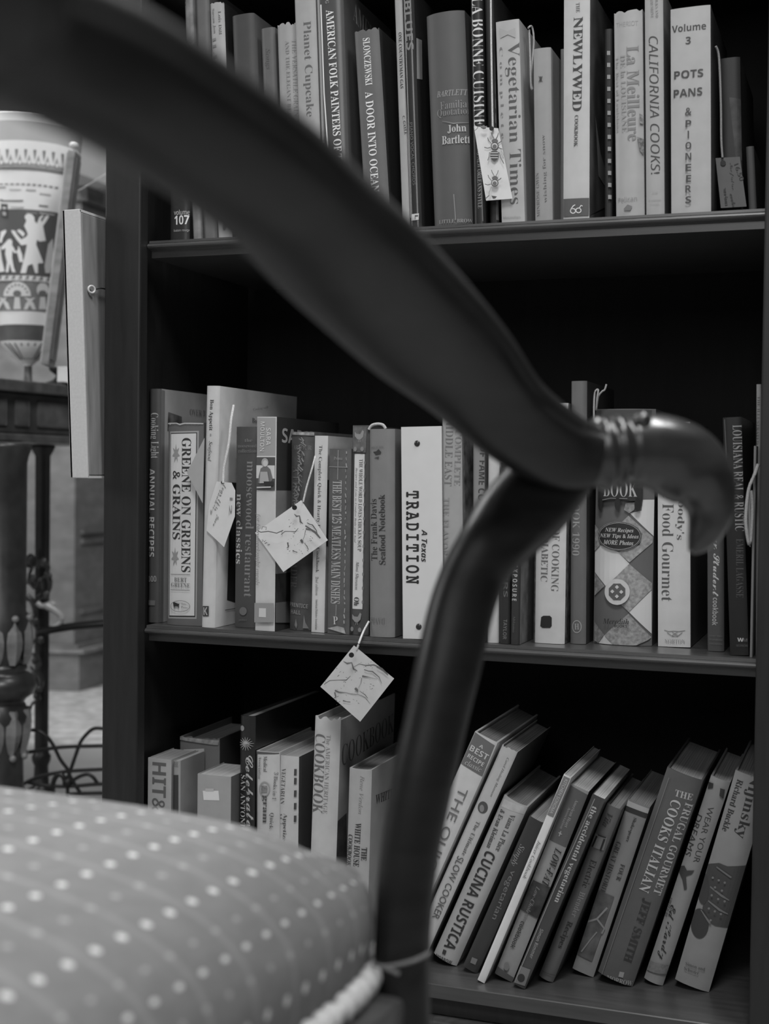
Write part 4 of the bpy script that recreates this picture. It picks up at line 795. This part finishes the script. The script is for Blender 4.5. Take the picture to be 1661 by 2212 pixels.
fbox('seat_rail', W2-.025, W2+.014, -D2, D2-.02, .325, .3885, RL); fbox('seat_rail', -W2-.014, -W2+.025, -D2, D2-.02, .325, .3885, RL)
fbox('seat_rail', -W2, W2, D2-.03, D2+.008, .325, .3885, RL); fbox('seat_rail', -W2, W2, -D2-.008, -D2+.03, .325, .3885, RL)
def leg(r, f, dr, df, top, name='leg'):
    bm = bmesh.new(); base = SC0 + RH*(r+dr) + FH*(f+df); hi = SC0 + RH*r + FH*f
    P = [base+ZH*0.0-CO, base*.7+hi*.3+ZH*.12-CO, hi+ZH*.33-CO, hi+ZH*top-CO]
    P = crom(P, 6); k = len(P); sweep(bm, P, [.026+.02*min(1, i/(k*.6)) for i in range(k)], [.026+.02*min(1, i/(k*.6)) for i in range(k)], side=FH, n=16, p=4)
    return link(name, bm, MAH, chair)
leg(W2-.02, D2-.03, .01, .015, .385); leg(-W2+.02, D2-.03, -.01, .015, .385)
for sgn in (1, -1):
    bm = bmesh.new(); b0 = SC0 + RH*(sgn*(W2-.025)) - FH*(D2+.012)
    P = crom([b0-FH*.05-CO, b0-FH*.01+ZH*.2-CO, b0+ZH*.4-CO, b0-FH*.015+ZH*.62-CO, b0-FH*.06+ZH*.88-CO, b0-FH*.105+ZH*.965-CO], 6)
    sweep(bm, P, [.038]*len(P), [.032]*len(P), side=FH, n=14, p=4); link('back_stile', bm, MAH, chair)
bm = bmesh.new(); b0 = SC0-FH*(D2+.115)
P = crom([b0+RH*x+ZH*z-FH*d-CO for x, z, d in ((-W2+.01, .96, 0), (-.13, 1.0, .02), (0, 1.01, .03), (.13, 1.0, .02), (W2-.01, .96, 0))], 6)
sweep(bm, P, [.07]*len(P), [.026]*len(P), side=FH, n=14, p=4); link('crest_rail', bm, MAH, chair)
fabric_plain = mat(112, .9, 0, .1, .1, 300)
bm = bmesh.new(); b0 = SC0-FH*(D2+.075)
P = [b0+RH*0+ZH*z-FH*d-CO for z, d in ((.56, -.045), (.66, -.02), (.78, .015), (.90, .05))]
P = crom(P, 4); sweep(bm, P, [.045]*len(P), [W2*1.72]*len(P), side=RH, n=24, p=5); link('back_pad', bm, fabric_plain, chair)  # out-of-view back pad, added to shade the near part of the seat
# right arm, running forward to its curled end
A0 = SC0 + RH*(W2-.02) - FH*(D2+.07) + ZH*.855
arm = [(A0, .05, .036), (at(-170, -110, .335), .05, .036), (at(-10, 40, .365), .042, .036), (at(290, 190, .445), .0485, .040), (at(560, 372, .535), .0545, .043), (at(700, 505, .62), .064, .045), (at(800, 600, .68), .0685, .046), (at(900, 697, .74), .070, .046),
       (at(1000, 790, .80), .0655, .044), (at(1095, 893, .845), .057, .042), (at(1200, 967, .875), .0515, .041), (at(1272, 985, .885), .043, .040)]
P = crom([a[0]-CO for a in arm], 8); Wd = crom([a[1] for a in arm], 8); Th = crom([a[2] for a in arm], 8)
camside = lambda i: -fwd
def view_side(pts):
    def f(i): return (pts[i]+CO-CAM).normalized()*-1
    return f
bm = bmesh.new(); sweep(bm, P, Wd, Th, side=view_side(P), n=56, p=2.7, groove=0.075); link('arm', bm, MAH, chair)
hd = [((1262, 984), .040, .885), ((1285, 982), .044, .886), ((1300, 980), .050, .887), ((1316, 978), .043, .888), ((1332, 976), .049, .889), ((1348, 975), .043, .89), ((1362, 974), .046, .891), ((1385, 972), .0475, .892), ((1410, 975), .0495, .893), ((1440, 982), .0515, .894), ((1472, 1000), .053, .895),
      ((1500, 1025), .050, .895), ((1524, 1058), .042, .895), ((1533, 1095), .0335, .894), ((1530, 1125), .0275, .893), ((1520, 1152), .022, .892), ((1507, 1175), .015, .891), ((1494, 1192), .006, .89)]
P = crom([at(a[0], a[1], d)-CO for a, _, d in hd], 4); Wd = crom([q[1] for q in hd], 4); Th = [min(.044, x*.9) for x in Wd]
bm = bmesh.new(); sweep(bm, P, Wd, Th, side=view_side(P), n=28, p=2.2)
for x, yy, r in ((1309, 931, .0055), (1327, 944, .005), (1342, 962, .004), (1388, 905, .006), (1366, 938, .004), (1340, 920, .004)): ball(bm, at(x, yy+4, .878)-CO, r, 0)
link('arm_scroll', bm, wood(29, 0.35, 1.0, (8, 8, 30), 'scroll'), chair)['label'] = 'carved arm end curling down into a hook'
ps = [((1205, 1015), .052, .905), ((1150, 1080), .055, .898), ((1097, 1135), .0515, .886), ((1058, 1185), .0440, .872), ((1022, 1245), .0415, .868), ((995, 1320), .0415, .862), ((968, 1440), .0415, .854), ((942, 1555), .0395, .848), ((915, 1680), .0385, .842), ((884, 1850), .0360, .836), ((872, 1980), .0345, .832), ((868, 2080), .0345, .830), ((866, 2170), .036, .829), ((866, 2260), .038, .828)]
P = crom([at(a[0], a[1], d)-CO for a, _, d in ps], 6); Wd = crom([q[1] for q in ps], 6); Th = [x*.92 for x in Wd]
bm = bmesh.new(); sweep(bm, P, Wd, Th, side=view_side(P), n=28, p=2.6); link('arm_support', bm, MAH, chair)
# loose thread around the support
q = [at(x, yy, d)-CO for x, yy, d in ((806, 2083, .815), (830, 2088, .808), (864, 2083, .806), (900, 2073, .808), (928, 2058, .816))]
bm = bmesh.new(); tube(bm, q, .0012, 6, 5); tube(bm, [at(x, yy, d)-CO for x, yy, d in ((828, 2088, .808), (845, 2096, .806), (862, 2104, .806))], .0014, 6, 4)
link('loose_thread', bm, mat(96, .8), chair)['label'] = 'pale loose thread wound round the support'
# ---------------------------------------------------------------- canvas on the side of the bookcase
yc = -0.030
a = on_y(133.9, 451.7, yc); b = on_y(172.5, 451, yc); c1 = on_y(152, 1034, yc); c2 = on_y(190.4, 1033, yc)
t = thing('stretched_canvas', 'white-edged stretched canvas hung on the left side of the bookcase', 'painting', (c2.x, yc, c2.z))
sh = (b.x-c2.x)/(b.z-c2.z); hh = b.z-c2.z; tk = (c2-c1).length
def shear(bm):
    for v in bm.verts: v.co.x += v.co.z*sh
bm = bmesh.new(); box(bm, -tk, -tk+.004, 0, .30, 0, hh, 0, .001); box(bm, -tk, -.0006, 0, .004, 0, hh, 0, .001); box(bm, -tk, -.0006, .296, .30, 0, hh); box(bm, -tk, -.0006, .001, .299, hh-.003, hh); box(bm, -tk, -.0006, .001, .299, 0, .003)
shear(bm); link('canvas', bm, mat(146, .8, 0, .1, .05, 300), t)
bm = bmesh.new(); box(bm, -.02, -.0002, .0045, .060, .0035, hh-.0035, 0, .001); box(bm, -.02, -.0002, .262, .2955, .0035, hh-.0035, 0, .001); box(bm, -.019, -.0004, .0605, .2615, .0035, .035); box(bm, -.019, -.0004, .0605, .2615, hh-.035, hh-.0035)
shear(bm); link('stretcher_frame', bm, wood(100, .6, 0, (30, 30, 4), 'pine', .2), t)
e = on_y(192, 626, yc+.018); lo = Vector((c2.x, yc, c2.z))
bm = bmesh.new(); ec = Vector((hh*.7*0+sh*(e.z-lo.z)+.003, .016, e.z-lo.z))
tube(bm, [ec+Vector((.002*math.cos(q), .0042*math.cos(q), .0042*math.sin(q))) for q in [i*math.pi/8 for i in range(17)]], .0014, 8, 2)
link('screw_eye', bm, mat(150, .25, .4), t)['label'] = 'shiny metal screw eye'
bm = bmesh.new(); tube(bm, [ec+Vector((.001, .007, .001)), ec+Vector((.002, .02, .004)), ec+Vector((.0025, .05, .004))], .0009, 6, 4); link('hanging_wire', bm, mat(30, .6), t)
# ---------------------------------------------------------------- camera-side frame for things far left
GR = Vector((fwd.x, fwd.y, 0)).normalized(); GX = Vector((rt0.x, rt0.y, 0))
def cf(r, d, z=0.0): return Vector((CAM.x, CAM.y, 0)) + GX*r + GR*d + ZH*z
# rug
bm = bmesh.new(); pr = [cf(-2.2, 3.46), cf(-.5, 3.40), cf(-.45, 4.9), cf(-2.2, 4.95)]
prism(bm, [(p.x, p.y) for p in pr], 0.0008, 0.010)
m = mat(142, .95, 0, .05, .30, 26); o = link('rug', bm, m); tag(o, 'pale patterned rug lying before the panelled cabinet', 'rug')
# cabinet
cb = thing('panelled_cabinet', 'tall panelled wooden cabinet with a canted corner, behind the console table', 'cabinet', cf(-1.3, 4.5))
ob = Vector(cb.location)
def cprism(name, grow, z0, z1, m, par=cb):
    pl = [(-1.95, 4.34), (-.967, 4.245), (-.80, 4.75), (-1.75, 5.0)]
    cx = sum(p[0] for p in pl)/4; cy = sum(p[1] for p in pl)/4
    q = [cf(cx+(x-cx)*(1+grow), cy+(y-cy)*(1+grow))-ob for x, y in pl]
    bm = bmesh.new(); prism(bm, [(p.x, p.y) for p in q], z0, z1); return link(name, bm, m, par)
CW = wood(90, .5, .15, (6, 6, 12), 'cabinet', .2)
cprism('carcase', 0.0, .155, 1.50, CW); cprism('plinth', .05, .0115, .13, CW); cprism('base_moulding', .09, .1305, .142, wood(104, .4, .3, (6, 6, 12), 'cabinet2')); cprism('base_moulding', .035, .1425, .1545, CW)
cprism('cornice', .05, 1.5005, 1.53, CW); cprism('cornice', .10, 1.5305, 1.575, wood(88, .4, .2, (6, 6, 12), 'cabinet3'))
def on_cant(u, z, out=.004):
    p = cf(-.967, 4.245)*(1-u) + cf(-.80, 4.75)*u; n = (cf(-.80, 4.75)-cf(-.967, 4.245)).normalized(); n = Vector((n.y, -n.x, 0)); return p + n*out + ZH*z
def rail(u0, u1, z, hgt, name, m):
    bm = bmesh.new(); A = [on_cant(u0, z, 0.0), on_cant(u1, z, 0.0)]; Bq = [on_cant(u0, z, .012), on_cant(u1, z, .012)]
    pts = [(A[0]-ob), (A[1]-ob), (Bq[1]-ob), (Bq[0]-ob)]
    prism(bm, [(p.x, p.y) for p in pts], z, z+hgt); link(name, bm, m, cb)
for z in (.47, .50, .25, 1.15, 1.18): rail(.06, .96, z, .012, 'panel_moulding', wood(84, .4, .3, (6, 6, 12), 'cabinet4'))
bm = bmesh.new(); ball(bm, on_cant(.32, .075, .012)-ob, .05, 0, (1, .25, 1.15)); link('foot_cutout', bm, mat(16, .8), cb)
# white box on the cabinet
bq = [cf(-.985, 4.02), cf(-.925, 4.00), cf(-.85, 4.22), cf(-.95, 4.30)]
bo = sum(bq, Vector())/4; t = thing('storage_box', 'white box standing on the cabinet, jutting over its cornice', 'box', bo+ZH*1.5755)
bm = bmesh.new(); prism(bm, [((p-bo).x, (p-bo).y) for p in bq], 0, .30); link('carton', bm, mat(170, .7, 0, .2, .04, 20), t)
bm = bmesh.new(); prism(bm, [((p-bo).x*1.04, (p-bo).y*1.04) for p in bq], .3005, .35); link('lid', bm, mat(170, .7, 0, .2, .04, 20), t)
# ---------------------------------------------------------------- console table
E0 = cf(-.706, 2.50); E1 = cf(-.625, 2.68); ed = (E1-E0).normalized(); el = Vector((-ed.y, ed.x, 0))
ta = thing('console_table', 'dark console table with carved round legs, left of the bookcase', 'table', E0+ed*.1+el*.4); to = Vector(ta.location)
def tpr(name, s0, s1, l0, l1, z0, z1, m, par=ta):
    q = [E0+ed*s0+el*l0-to, E0+ed*s1+el*l0-to, E0+ed*s1+el*l1-to, E0+ed*s0+el*l1-to]
    bm = bmesh.new(); prism(bm, [(p.x, p.y) for p in q], z0, z1); bmesh.ops.bevel(bm, geom=bm.edges[:], offset=.003, segments=2, affect='EDGES', profile=.5)
    return link(name, bm, m, par)
TW = wood(44, .4, .35, (10, 10, 10), 'table'); TL = wood(62, .4, .35, (10, 10, 10), 'table2')
tpr('tabletop', -.25, .42, -.012, .95, .845, .867, TL); tpr('apron', -.235, .40, .006, .93, .768, .8445, TW); tpr('apron_moulding', -.24, .41, -.004, .94, .752, .7675, TL)
for s0, s1 in ((-.10, .02), (.045, .085), (.11, .36)):
    tpr('inlay_panel', s0, s1, .0035, .0058, .782, .832, TL)
def carved_leg(px, d, name):
    cx = at(px, 1400, d); k = d/FPX; zz = lambda y: CAM.z+(1013.5-y)*k
    bx = Vector((cx.x, cx.y, 0))-to
    pr = [(60, 958), (60, 968), (54, 985), (51, 1000), (50, 1320), (60, 1335), (57, 1400), (50, 1425), (44, 1432), (52, 1437), (53, 1444), (48, 1450), (60, 1456), (70, 1468), (73, 1482), (66, 1498), (52, 1508), (46, 1516), (50, 1522), (52, 1530), (60, 1545), (58, 1570), (50, 1600), (46, 1625), (46, 1700), (52, 1712), (58, 1740), (46, 1770), (30, 1800)]
    bm = bmesh.new(); P = [(max(.008, r*k), zz(y)) for r, y in pr]; P = [(r, z) for r, z in P if z > .012]+[(.026, .002)]
    lathe(bm, P[::-1], bx.x, bx.y, 36)
    for f in bm.faces: f.smooth = True
    o = link('leg', bm, wood(36, .35, .4, (10, 10, 10), 'leg'), ta)
    # acanthus leaves
    for (y0, y1, out, n, up) in ((1432, 1332, 57, 9, 1), (1530, 1632, 57, 9, -1)):
        bm = bmesh.new()
        for i in range(n):
            a = 2*math.pi*i/n+.2; ra = Vector((math.cos(a), math.sin(a), 0)); tg = Vector((-ra.y, ra.x, 0))
            rows = []
            for j in range(7):
                s = j/6; z = zz(y0+(y1-y0)*s); r = (out-4+8*math.sin(math.pi*s)+ (10 if j == 6 else 0)*0)*k*(1.02 if up > 0 else (1.06-.2*s)); wv = .016*math.sin(math.pi*(.14+.80*s))*1.0
                rows.append([bm.verts.new(bx+ra*(r-.003)+tg*(-wv)+ZH*z), bm.verts.new(bx+ra*(r+.0012)-tg*wv*.45+ZH*z), bm.verts.new(bx+ra*(r+.005)+ZH*z), bm.verts.new(bx+ra*(r+.0012)+tg*wv*.45+ZH*z), bm.verts.new(bx+ra*(r-.003)+tg*wv+ZH*z)])
            for A, Bq in zip(rows, rows[1:]):
                for q in range(4): bm.faces.new((A[q], A[q+1], Bq[q+1], Bq[q]))
            ball(bm, bx+ra*((out+4)*k if up > 0 else out*k*.9)+ZH*zz(y1), .0065, 0)
        lf = link('acanthus_leaves', bm, wood(92, .35, .4, (10, 10, 10), 'gilt'), o); lf.matrix_parent_inverse = Matrix()
carved_leg(5, 2.52, 'leg')
# slim standard with leafy bronze mount
k = 2.86/FPX; c = at(91, 1300, 2.86); fl = Vector((c.x, c.y, 0))
st = ta; fl = to
bm = bmesh.new(); zz = lambda y: CAM.z+(1014-y)*k
lathe(bm, [(r*k, max(.0005, min(.7515, zz(y)))) for r, y in ((30, 1740), (30, 1706), (17, 1698), (15, 1655), (20, 1644), (21, 1634), (17, 1628), (15, 1618), (15.5, 1300), (16, 985), (22, 975), (26, 966), (26, 950))], c.x-to.x, c.y-to.y, 24)
for f in bm.faces: f.smooth = True
link('rear_leg', bm, wood(22, .4, .3, (10, 10, 10), 'col'), st)
BZ = wood(40, .3, .5, (20, 20, 20), 'bronze')
L = lambda x, y, dd=0.0: at(x, y, 2.82+dd)-fl
bm = bmesh.new()
for pts, r in (([(58, 1225), (66, 1200), (72, 1215), (64, 1240), (60, 1262)], .006), ([(78, 1225), (92, 1212), (104, 1225), (98, 1245), (84, 1250)], .006), ([(62, 1250), (76, 1270), (86, 1250), (92, 1275), (80, 1290)], .0055), ([(100, 1235), (108, 1255), (106, 1275), (96, 1290), (82, 1296)], .0055), ([(58, 1290), (70, 1300), (76, 1330), (64, 1345), (58, 1365)], .007), ([(60, 1330), (74, 1345), (82, 1370), (70, 1390)], .007), ([(74, 1410), (84, 1432), (76, 1450), (66, 1440)], .006), ([(80, 1450), (90, 1470), (84, 1495), (72, 1500)], .006), ([(76, 1490), (84, 1510), (70, 1520), (64, 1538)], .005)):
    tube(bm, [L(x, y) for x, y in pts], lambda s, r=r: r*(1.1-.7*s), 8, 5)
for x, y, r in ((64, 1210, .009), (94, 1215, .009), (107, 1244, .006), (72, 1250, .008), (100, 1285, .008), (76, 1342, .008), (88, 1382, .007), (74, 1428, .006), (70, 1458, .005), (84, 1488, .006), (76, 1504, .005)): ball(bm, L(x, y, -.006), r, 0, (1, .7, 1.2))
link('leaf_mount', bm, BZ, st)
bm = bmesh.new(); tube(bm, [L(80, 1302), (L(92, 1309)), L(112, 1303), L(117, 1308)], .006, 8, 5); tube(bm, [L(100, 1308), L(118, 1318), L(133, 1332), L(130, 1345), L(112, 1356), L(80, 1362)], lambda s: .0085*(1-.55*s), 10, 6)
link('curled_handle', bm, mat(128, .3, .4), st)['label'] = 'pale glossy curled handle'
bm = bmesh.new(); tube(bm, [L(82, 1366), L(150, 1354), L(235, 1346)], .0085, 10, 3); link('stretcher', bm, wood(18, .3, .4, (10, 10, 10), 'bar'), st)
# iron wirework on the floor
d0 = 2.62; q0 = at(150, 1690, d0); wf = Vector((q0.x, q0.y, 0)); q = lambda x, y: at(x, y, d0)-wf
iw = thing('wire_stand', 'low black wrought-iron stand with hoops beside the bookcase foot', 'stand', wf); IR = mat(20, .45, .2)
def wire(name, pts, r=.0036):
    bm = bmesh.new(); tube(bm, [q(*p) for p in pts], r, 8, 6); link(name, bm, IR, iw)
wire('hoop', [(20, 1600), (40, 1582), (58, 1578), (80, 1578), (100, 1590), (115, 1610), (130, 1640), (146, 1662), (152, 1678), (165, 1700), (176, 1716)])
wire('hoop', [(290, 1600), (262, 1588), (240, 1577), (222, 1574), (203, 1574), (188, 1585), (174, 1603), (164, 1630), (153, 1662), (148, 1676), (140, 1700)])
wire('rail', [(20, 1634), (52, 1627), (100, 1618), (150, 1613), (222, 1611), (290, 1611)]); wire('rail', [(20, 1712), (62, 1687), (100, 1674), (150, 1666), (220, 1662), (290, 1660)]); wire('rail', [(60, 1690), (110, 1698), (160, 1698), (210, 1694), (290, 1692)])
wire('curl', [(113, 1702), (117, 1685), (126, 1673), (136, 1677), (141, 1688)], .005); wire('curl', [(158, 1685), (175, 1676), (190, 1673), (202, 1680), (210, 1692)]); wire('rail', [(150, 1716), (176, 1714), (230, 1713), (290, 1713)])
zf = q(80, 1712).z
bm = bmesh.new(); ball(bm, q(146, 1690), .010, 0); link('boss', bm, IR, iw)
for x in (20, 146, 284):
    bm = bmesh.new(); g = q(x, 1700); tube(bm, [g, Vector((g.x, g.y, .001))], .0036, 8, 1); link('leg', bm, IR, iw)
# ---------------------------------------------------------------- tall vase on the table
kv = 2.75/FPX; vx = at(61, 760, 2.75); vb = Vector((vx.x, vx.y, .8675))
va = thing('tall_vase', 'tall tapering white vase with ancient-style figure friezes on the table', 'vase', vb)
rad = lambda y: (60+(735-y)/415*47)*kv
hz = lambda y: CAM.z+(1014-y)*(2.75-(rad(y) if y < 735 else max(.008, (790-y)*1.1*kv)))/FPX-.8675
bm = bmesh.new(); sl = Slots(mat(200, .35, .3, .4, .03, 30)); dk = sl.get(mat(66, .4, .2, .4, .15, 40)); gy = sl.get(mat(138, .4, .2))
pr = [(14, 829.5, 1), (14, 826, 1), (9, 824, 1), (8, 790, 1), (10, 787, 0), (20, 779, 0), (32, 770, 0), (47, 755, 0), (60, 735.5, 0)]
rows = [(r*kv, max(.0003, hz(y)), m) for r, y, m in pr] + [(rad(735), hz(735), dk), (rad(701), hz(701), dk), (rad(700), hz(700), 0)] + [(rad(y), hz(y), 0) for y in range(690, 305, -15)] + [(rad(306), hz(306), gy), (rad(264), hz(264), gy), (rad(263), hz(263), 0), (rad(246), hz(246), 0), (rad(243), hz(243), 0), (rad(243)-.006, hz(243), 0), (rad(300)-.006, hz(300), 0), (.02, hz(500), 0)]
n = 56; rg = []
TB = sorted((z, r) for r, z, m_ in rows[:-3])
def rz(z):
    for (z0_, r0_), (z1_, r1_) in zip(TB, TB[1:]):
        if z0_ <= z <= z1_ and z1_ > z0_: return r0_+(r1_-r0_)*(z-z0_)/(z1_-z0_)
    return TB[0][1] if z < TB[0][0] else TB[-1][1]
for r, z, m_ in rows: rg.append([bm.verts.new((r*math.cos(2*math.pi*i/n), r*math.sin(2*math.pi*i/n), z)) for i in range(n)])
for (A, ra), (Bq, rb) in zip(zip(rg, rows), zip(rg[1:], rows[1:])):
    for i in range(n):
        f = bm.faces.new((A[i], A[(i+1) % n], Bq[(i+1) % n], Bq[i])); f.material_index = (dk if rb[2] == 1 else ra[2] if ra[2] != 1 else 0); f.smooth = True
bm.faces.new(rg[0][::-1]); bm.faces.new(rg[-1])
cl = CAM-vb
def vproj(px, py, off):
    d = ray(px, py); lo_, hi_ = 2.3, 2.76
    for _ in range(40):
        m_ = (lo_+hi_)/2; p = cl+d*m_; r = rz(p.z)
        if math.hypot(p.x, p.y) > r+off: lo_ = m_
        else: hi_ = m_
    return cl+d*lo_
def vpoly(pts, v, off=.0016):
    # even little triangles so that the print follows the curve
    t = tessellate_polygon([[Vector((p[0], p[1], 0)) for p in pts]]); mi = sl.get(mat(v, .45))
    def sub(a, b_, c_, dep):
        if dep and max(abs(a[0]-b_[0]), abs(b_[0]-c_[0]), abs(a[0]-c_[0])) > 14:
            m1 = ((a[0]+b_[0])/2, (a[1]+b_[1])/2); m2 = ((b_[0]+c_[0])/2, (b_[1]+c_[1])/2); m3 = ((a[0]+c_[0])/2, (a[1]+c_[1])/2)
            for q_ in ((a, m1, m3), (m1, b_, m2), (m3, m2, c_), (m1, m2, m3)): sub(*q_, dep-1)
        else:
            try: f = bm.faces.new([bm.verts.new(vproj(p[0], p[1], off)) for p in (a, b_, c_)]); f.material_index = mi
            except ValueError: pass
    for a, b_, c_ in t: sub(pts[a], pts[b_], pts[c_], 4)
bw = lambda x, y: y + (x-40)*(x-40)*.0011*(1 if x > 40 else .3)
band = lambda x0, x1, y0, y1, v, o=.0008: vpoly([(x, bw(x, y0)) for x in range(x0, x1, 11)]+[(x, bw(x, y1)) for x in range(x1-1, x0-1, -11)], v, o)
band(-24, 144, 452, 594, 70); band(-24, 150, 362, 366, 96, .0016); band(-24, 146, 352, 361, 120, .0008); band(-20, 134, 592, 594, 80); band(-20, 132, 609, 671, 96); band(-20, 128, 606, 608, 80, .0016)
for i in range(-1, 8):   # zigzag triangles under the rim
    x = -8+i*20; vpoly([(x, bw(x, 322)), (x+7, bw(x+7, 322)), (x+3.5, bw(x+3, 345))], 100); vpoly([(x+5, bw(x+5, 353)), (x+16, bw(x+16, 353)), (x+11, bw(x+11, 333))], 116)
    vpoly(ell(x+11, bw(x+11, 350), 3.4, 5, 10), 172, .0024)
for i in range(-2, 12): vpoly([(-14+i*12, bw(-14+i*12, 396)), (-6+i*12, bw(-6+i*12, 396)), (-6+i*12, bw(-6+i*12, 399)), (-14+i*12, bw(-14+i*12, 399))], 104)
for x0, x1, y, v in ((2, 50, 432, 80), (-20, 6, 430, 80), (84, 104, 440, 90), (20, 46, 408, 140), (56, 78, 408, 130), (86, 110, 414, 140), (-18, 12, 403, 110), (22, 52, 446, 140), (56, 80, 458, 100), (86, 118, 456, 140)): vpoly([(x0, bw(x0, y)), (x1, bw(x1, y)), (x1, bw(x1, y+3)), (x0, bw(x0, y+3))], v)
vpoly([(2, 440), (16, 441), (17, 472), (2, 469)], 54); vpoly([(5, 446), (13, 447), (13, 452), (6, 452)], 150, .0024); vpoly([(5, 457), (13, 458), (13, 466), (6, 465)], 130, .0024)
WH = 178
F1 = [(57, 476), (53, 470), (55, 464), (61, 461), (69, 463), (74, 469), (75, 478), (80, 483), (85, 470), (92, 464), (94, 466), (88, 474), (90, 480), (98, 467), (104, 465), (106, 468), (99, 480), (93, 488), (95, 500), (99, 520), (86, 522), (80, 518), (78, 528), (86, 548), (94, 568), (82, 569), (82, 590), (76, 590), (70, 570), (60, 574), (56, 590), (44, 590), (50, 566), (56, 540), (58, 528), (46, 530), (36, 518), (26, 503), (24, 497), (32, 498), (38, 508), (46, 517), (56, 512), (60, 506), (56, 496), (52, 488)]
vpoly(F1, WH, .0024); vpoly([(36, 498), (42, 495), (50, 500), (54, 505), (50, 512), (44, 506)], WH, .0024)
F2 = [(13, 522), (17, 517), (23, 516), (27, 521), (26, 529), (30, 535), (34, 544), (39, 538), (39, 531), (42, 534), (48, 550), (50, 566), (42, 566), (37, 546), (31, 547), (27, 541), (26, 556), (30, 578), (34, 588), (26, 588), (21, 570), (18, 588), (12, 588), (15, 566), (11, 548), (12, 536), (4, 540), (2, 534)]
vpoly(F2, WH, .0024); vpoly([(-6, 545), (0, 530), (4, 560), (10, 586), (0, 588), (-8, 586)], WH, .0024); vpoly([(2, 500), (12, 496), (14, 500), (6, 514), (4, 524), (-2, 524)], WH, .0024); vpoly([(104, 528), (114, 515), (116, 560), (108, 590), (98, 590), (96, 575)], 150, .0024)
for i in range(-1, 9): x = -6+i*15; vpoly([(x, bw(x, 603)), (x+5, bw(x+5, 595)), (x+8, bw(x+8, 595)), (x+8, bw(x+8, 603)), (x+6, bw(x+6, 603)), (x+6, bw(x+6, 598)), (x+2, bw(x+2, 604))], 84)
for cx_ in (37, -24, 92):
    vpoly([(cx_-30, 640)]+[(cx_-30*math.cos(a), 640-32*math.sin(a)) for a in [i*.314 for i in range(1, 10)]]+[(cx_+30, 640)] if cx_ == 37 else ell(cx_, 626, 13, 15, 14), 165, .0024)
    vpoly([(cx_-5, 640), (cx_+5, 640), (cx_+8, 668), (cx_-8, 668)], 160, .0024); vpoly(ell(cx_, 634, 9, 7, 12), 84, .0032)
    for s in (-1, 1): vpoly([(cx_+s*14, 669), (cx_+s*22, 669), (cx_+s*32, 650), (cx_+s*40, 642), (cx_+s*28, 645), (cx_+s*19, 655)], 160, .0024)
for a in [i*.35 for i in range(1, 9)]: vpoly(ell(37-23*math.cos(a), 639-24*math.sin(a), 2.2, 2.2, 6), 88, .0032)
for i in range(9):   # flutes of the bowl
    a = -1.1+i*.275; x0 = 61+57*math.sin(a); x1 = 61+19*math.sin(a); vpoly([(x0-1.6, 741), (x0+1.6, 741), (x1+1, 777), (x1-1, 777)], 84)
link('body', bm, sl.m, va)
bm = bmesh.new(); g = at(160, 313, 2.66)-vb; ball(bm, g, .0085, 0, (1.2, 1, .9)); tube(bm, [at(168, 316, 2.67)-vb, at(165, 322, 2.7)-vb, at(150, 322, 2.71)-vb], .003, 8, 3)
link('rim_knob', bm, mat(170, .3, .4), va)
# ---------------------------------------------------------------- leaning picture panel
dp = 2.60; bl_, br_, tl_ = at(89, 787, dp), at(103, 786, dp), at(147, 323, dp)
ax = (tl_-bl_); H_ = ax.length; up_ = ax.normalized(); sd = Vector((br_-bl_)); sd -= up_*sd.dot(up_); sd.normalize(); dpv = up_.cross(sd); dpv = dpv if dpv.y > 0 else -dpv
dpv = (Vector((-.30, .95, 0))); dpv = (dpv-up_*dpv.dot(up_)).normalized()
pa = thing('leaning_picture', 'framed picture seen edge-on, leaning on a small black foot beside the vase', 'picture', bl_)
def slab(name, s0, s1, e0, e1, h0, h1, m):
    bm = bmesh.new(); vs = []
    for s in (s0, s1):
        for e_ in (e0, e1):
            for h_ in (h0, h1): vs.append(bm.verts.new(sd*s+dpv*e_+up_*h_))
    for q_ in ((0, 1, 3, 2), (4, 6, 7, 5), (0, 4, 5, 1), (2, 3, 7, 6), (0, 2, 6, 4), (1, 5, 7, 3)): bm.faces.new([vs[i] for i in q_])
    bmesh.ops.bevel(bm, geom=bm.edges[:], offset=.001, segments=1, affect='EDGES'); return link(name, bm, m, pa)
slab('frame', 0, .014, 0, .045, 0, H_, wood(92, .5, .1, (8, 8, 20), 'fr')); slab('backing', .0145, .017, .006, .039, .012, H_-.012, mat(88, .7, 0, .2, .2, 30))
slab('frame_edge', -.004, -.0003, .002, .012, .004, H_-.004, mat(120, .4, .2))
g = at(168, 412, dp+.1)-bl_
bm = bmesh.new(); tube(bm, [g, at(178, 407, dp+.11)-bl_, at(222, 380, dp+.2)-bl_, at(252, 362, dp+.3)-bl_], .0011, 6, 3); link('hanging_wire', bm, mat(150, .4), pa)
ft = bl_+sd*.02+dpv*.08; fz = bl_.z-.868-.0006
f_ = thing('picture_foot', 'small black turned foot under the leaning picture on the table', 'foot', (ft.x, ft.y, .8675)); bm = bmesh.new()
lathe(bm, [(.034, 0), (.034, .004), (.02, .010), (.013, fz*.55), (.026, fz*.85), (.028, fz)], 0, 0, 24); o = link('pedestal', bm, mat(18, .35, .3), f_)
g = at(138, 822, 2.66); bm = bmesh.new(); box(bm, -.012, .02, -.01, .012, 0, .0345, 0, .001); o = link('paper_scrap', bm, mat(170, .7), None, loc=(g.x, g.y, .8675)); o.rotation_euler = (0, 0, .5); tag(o, 'small white card standing on the table beside the black foot', 'card')

bpy.data.scenes.remove(TYPE)
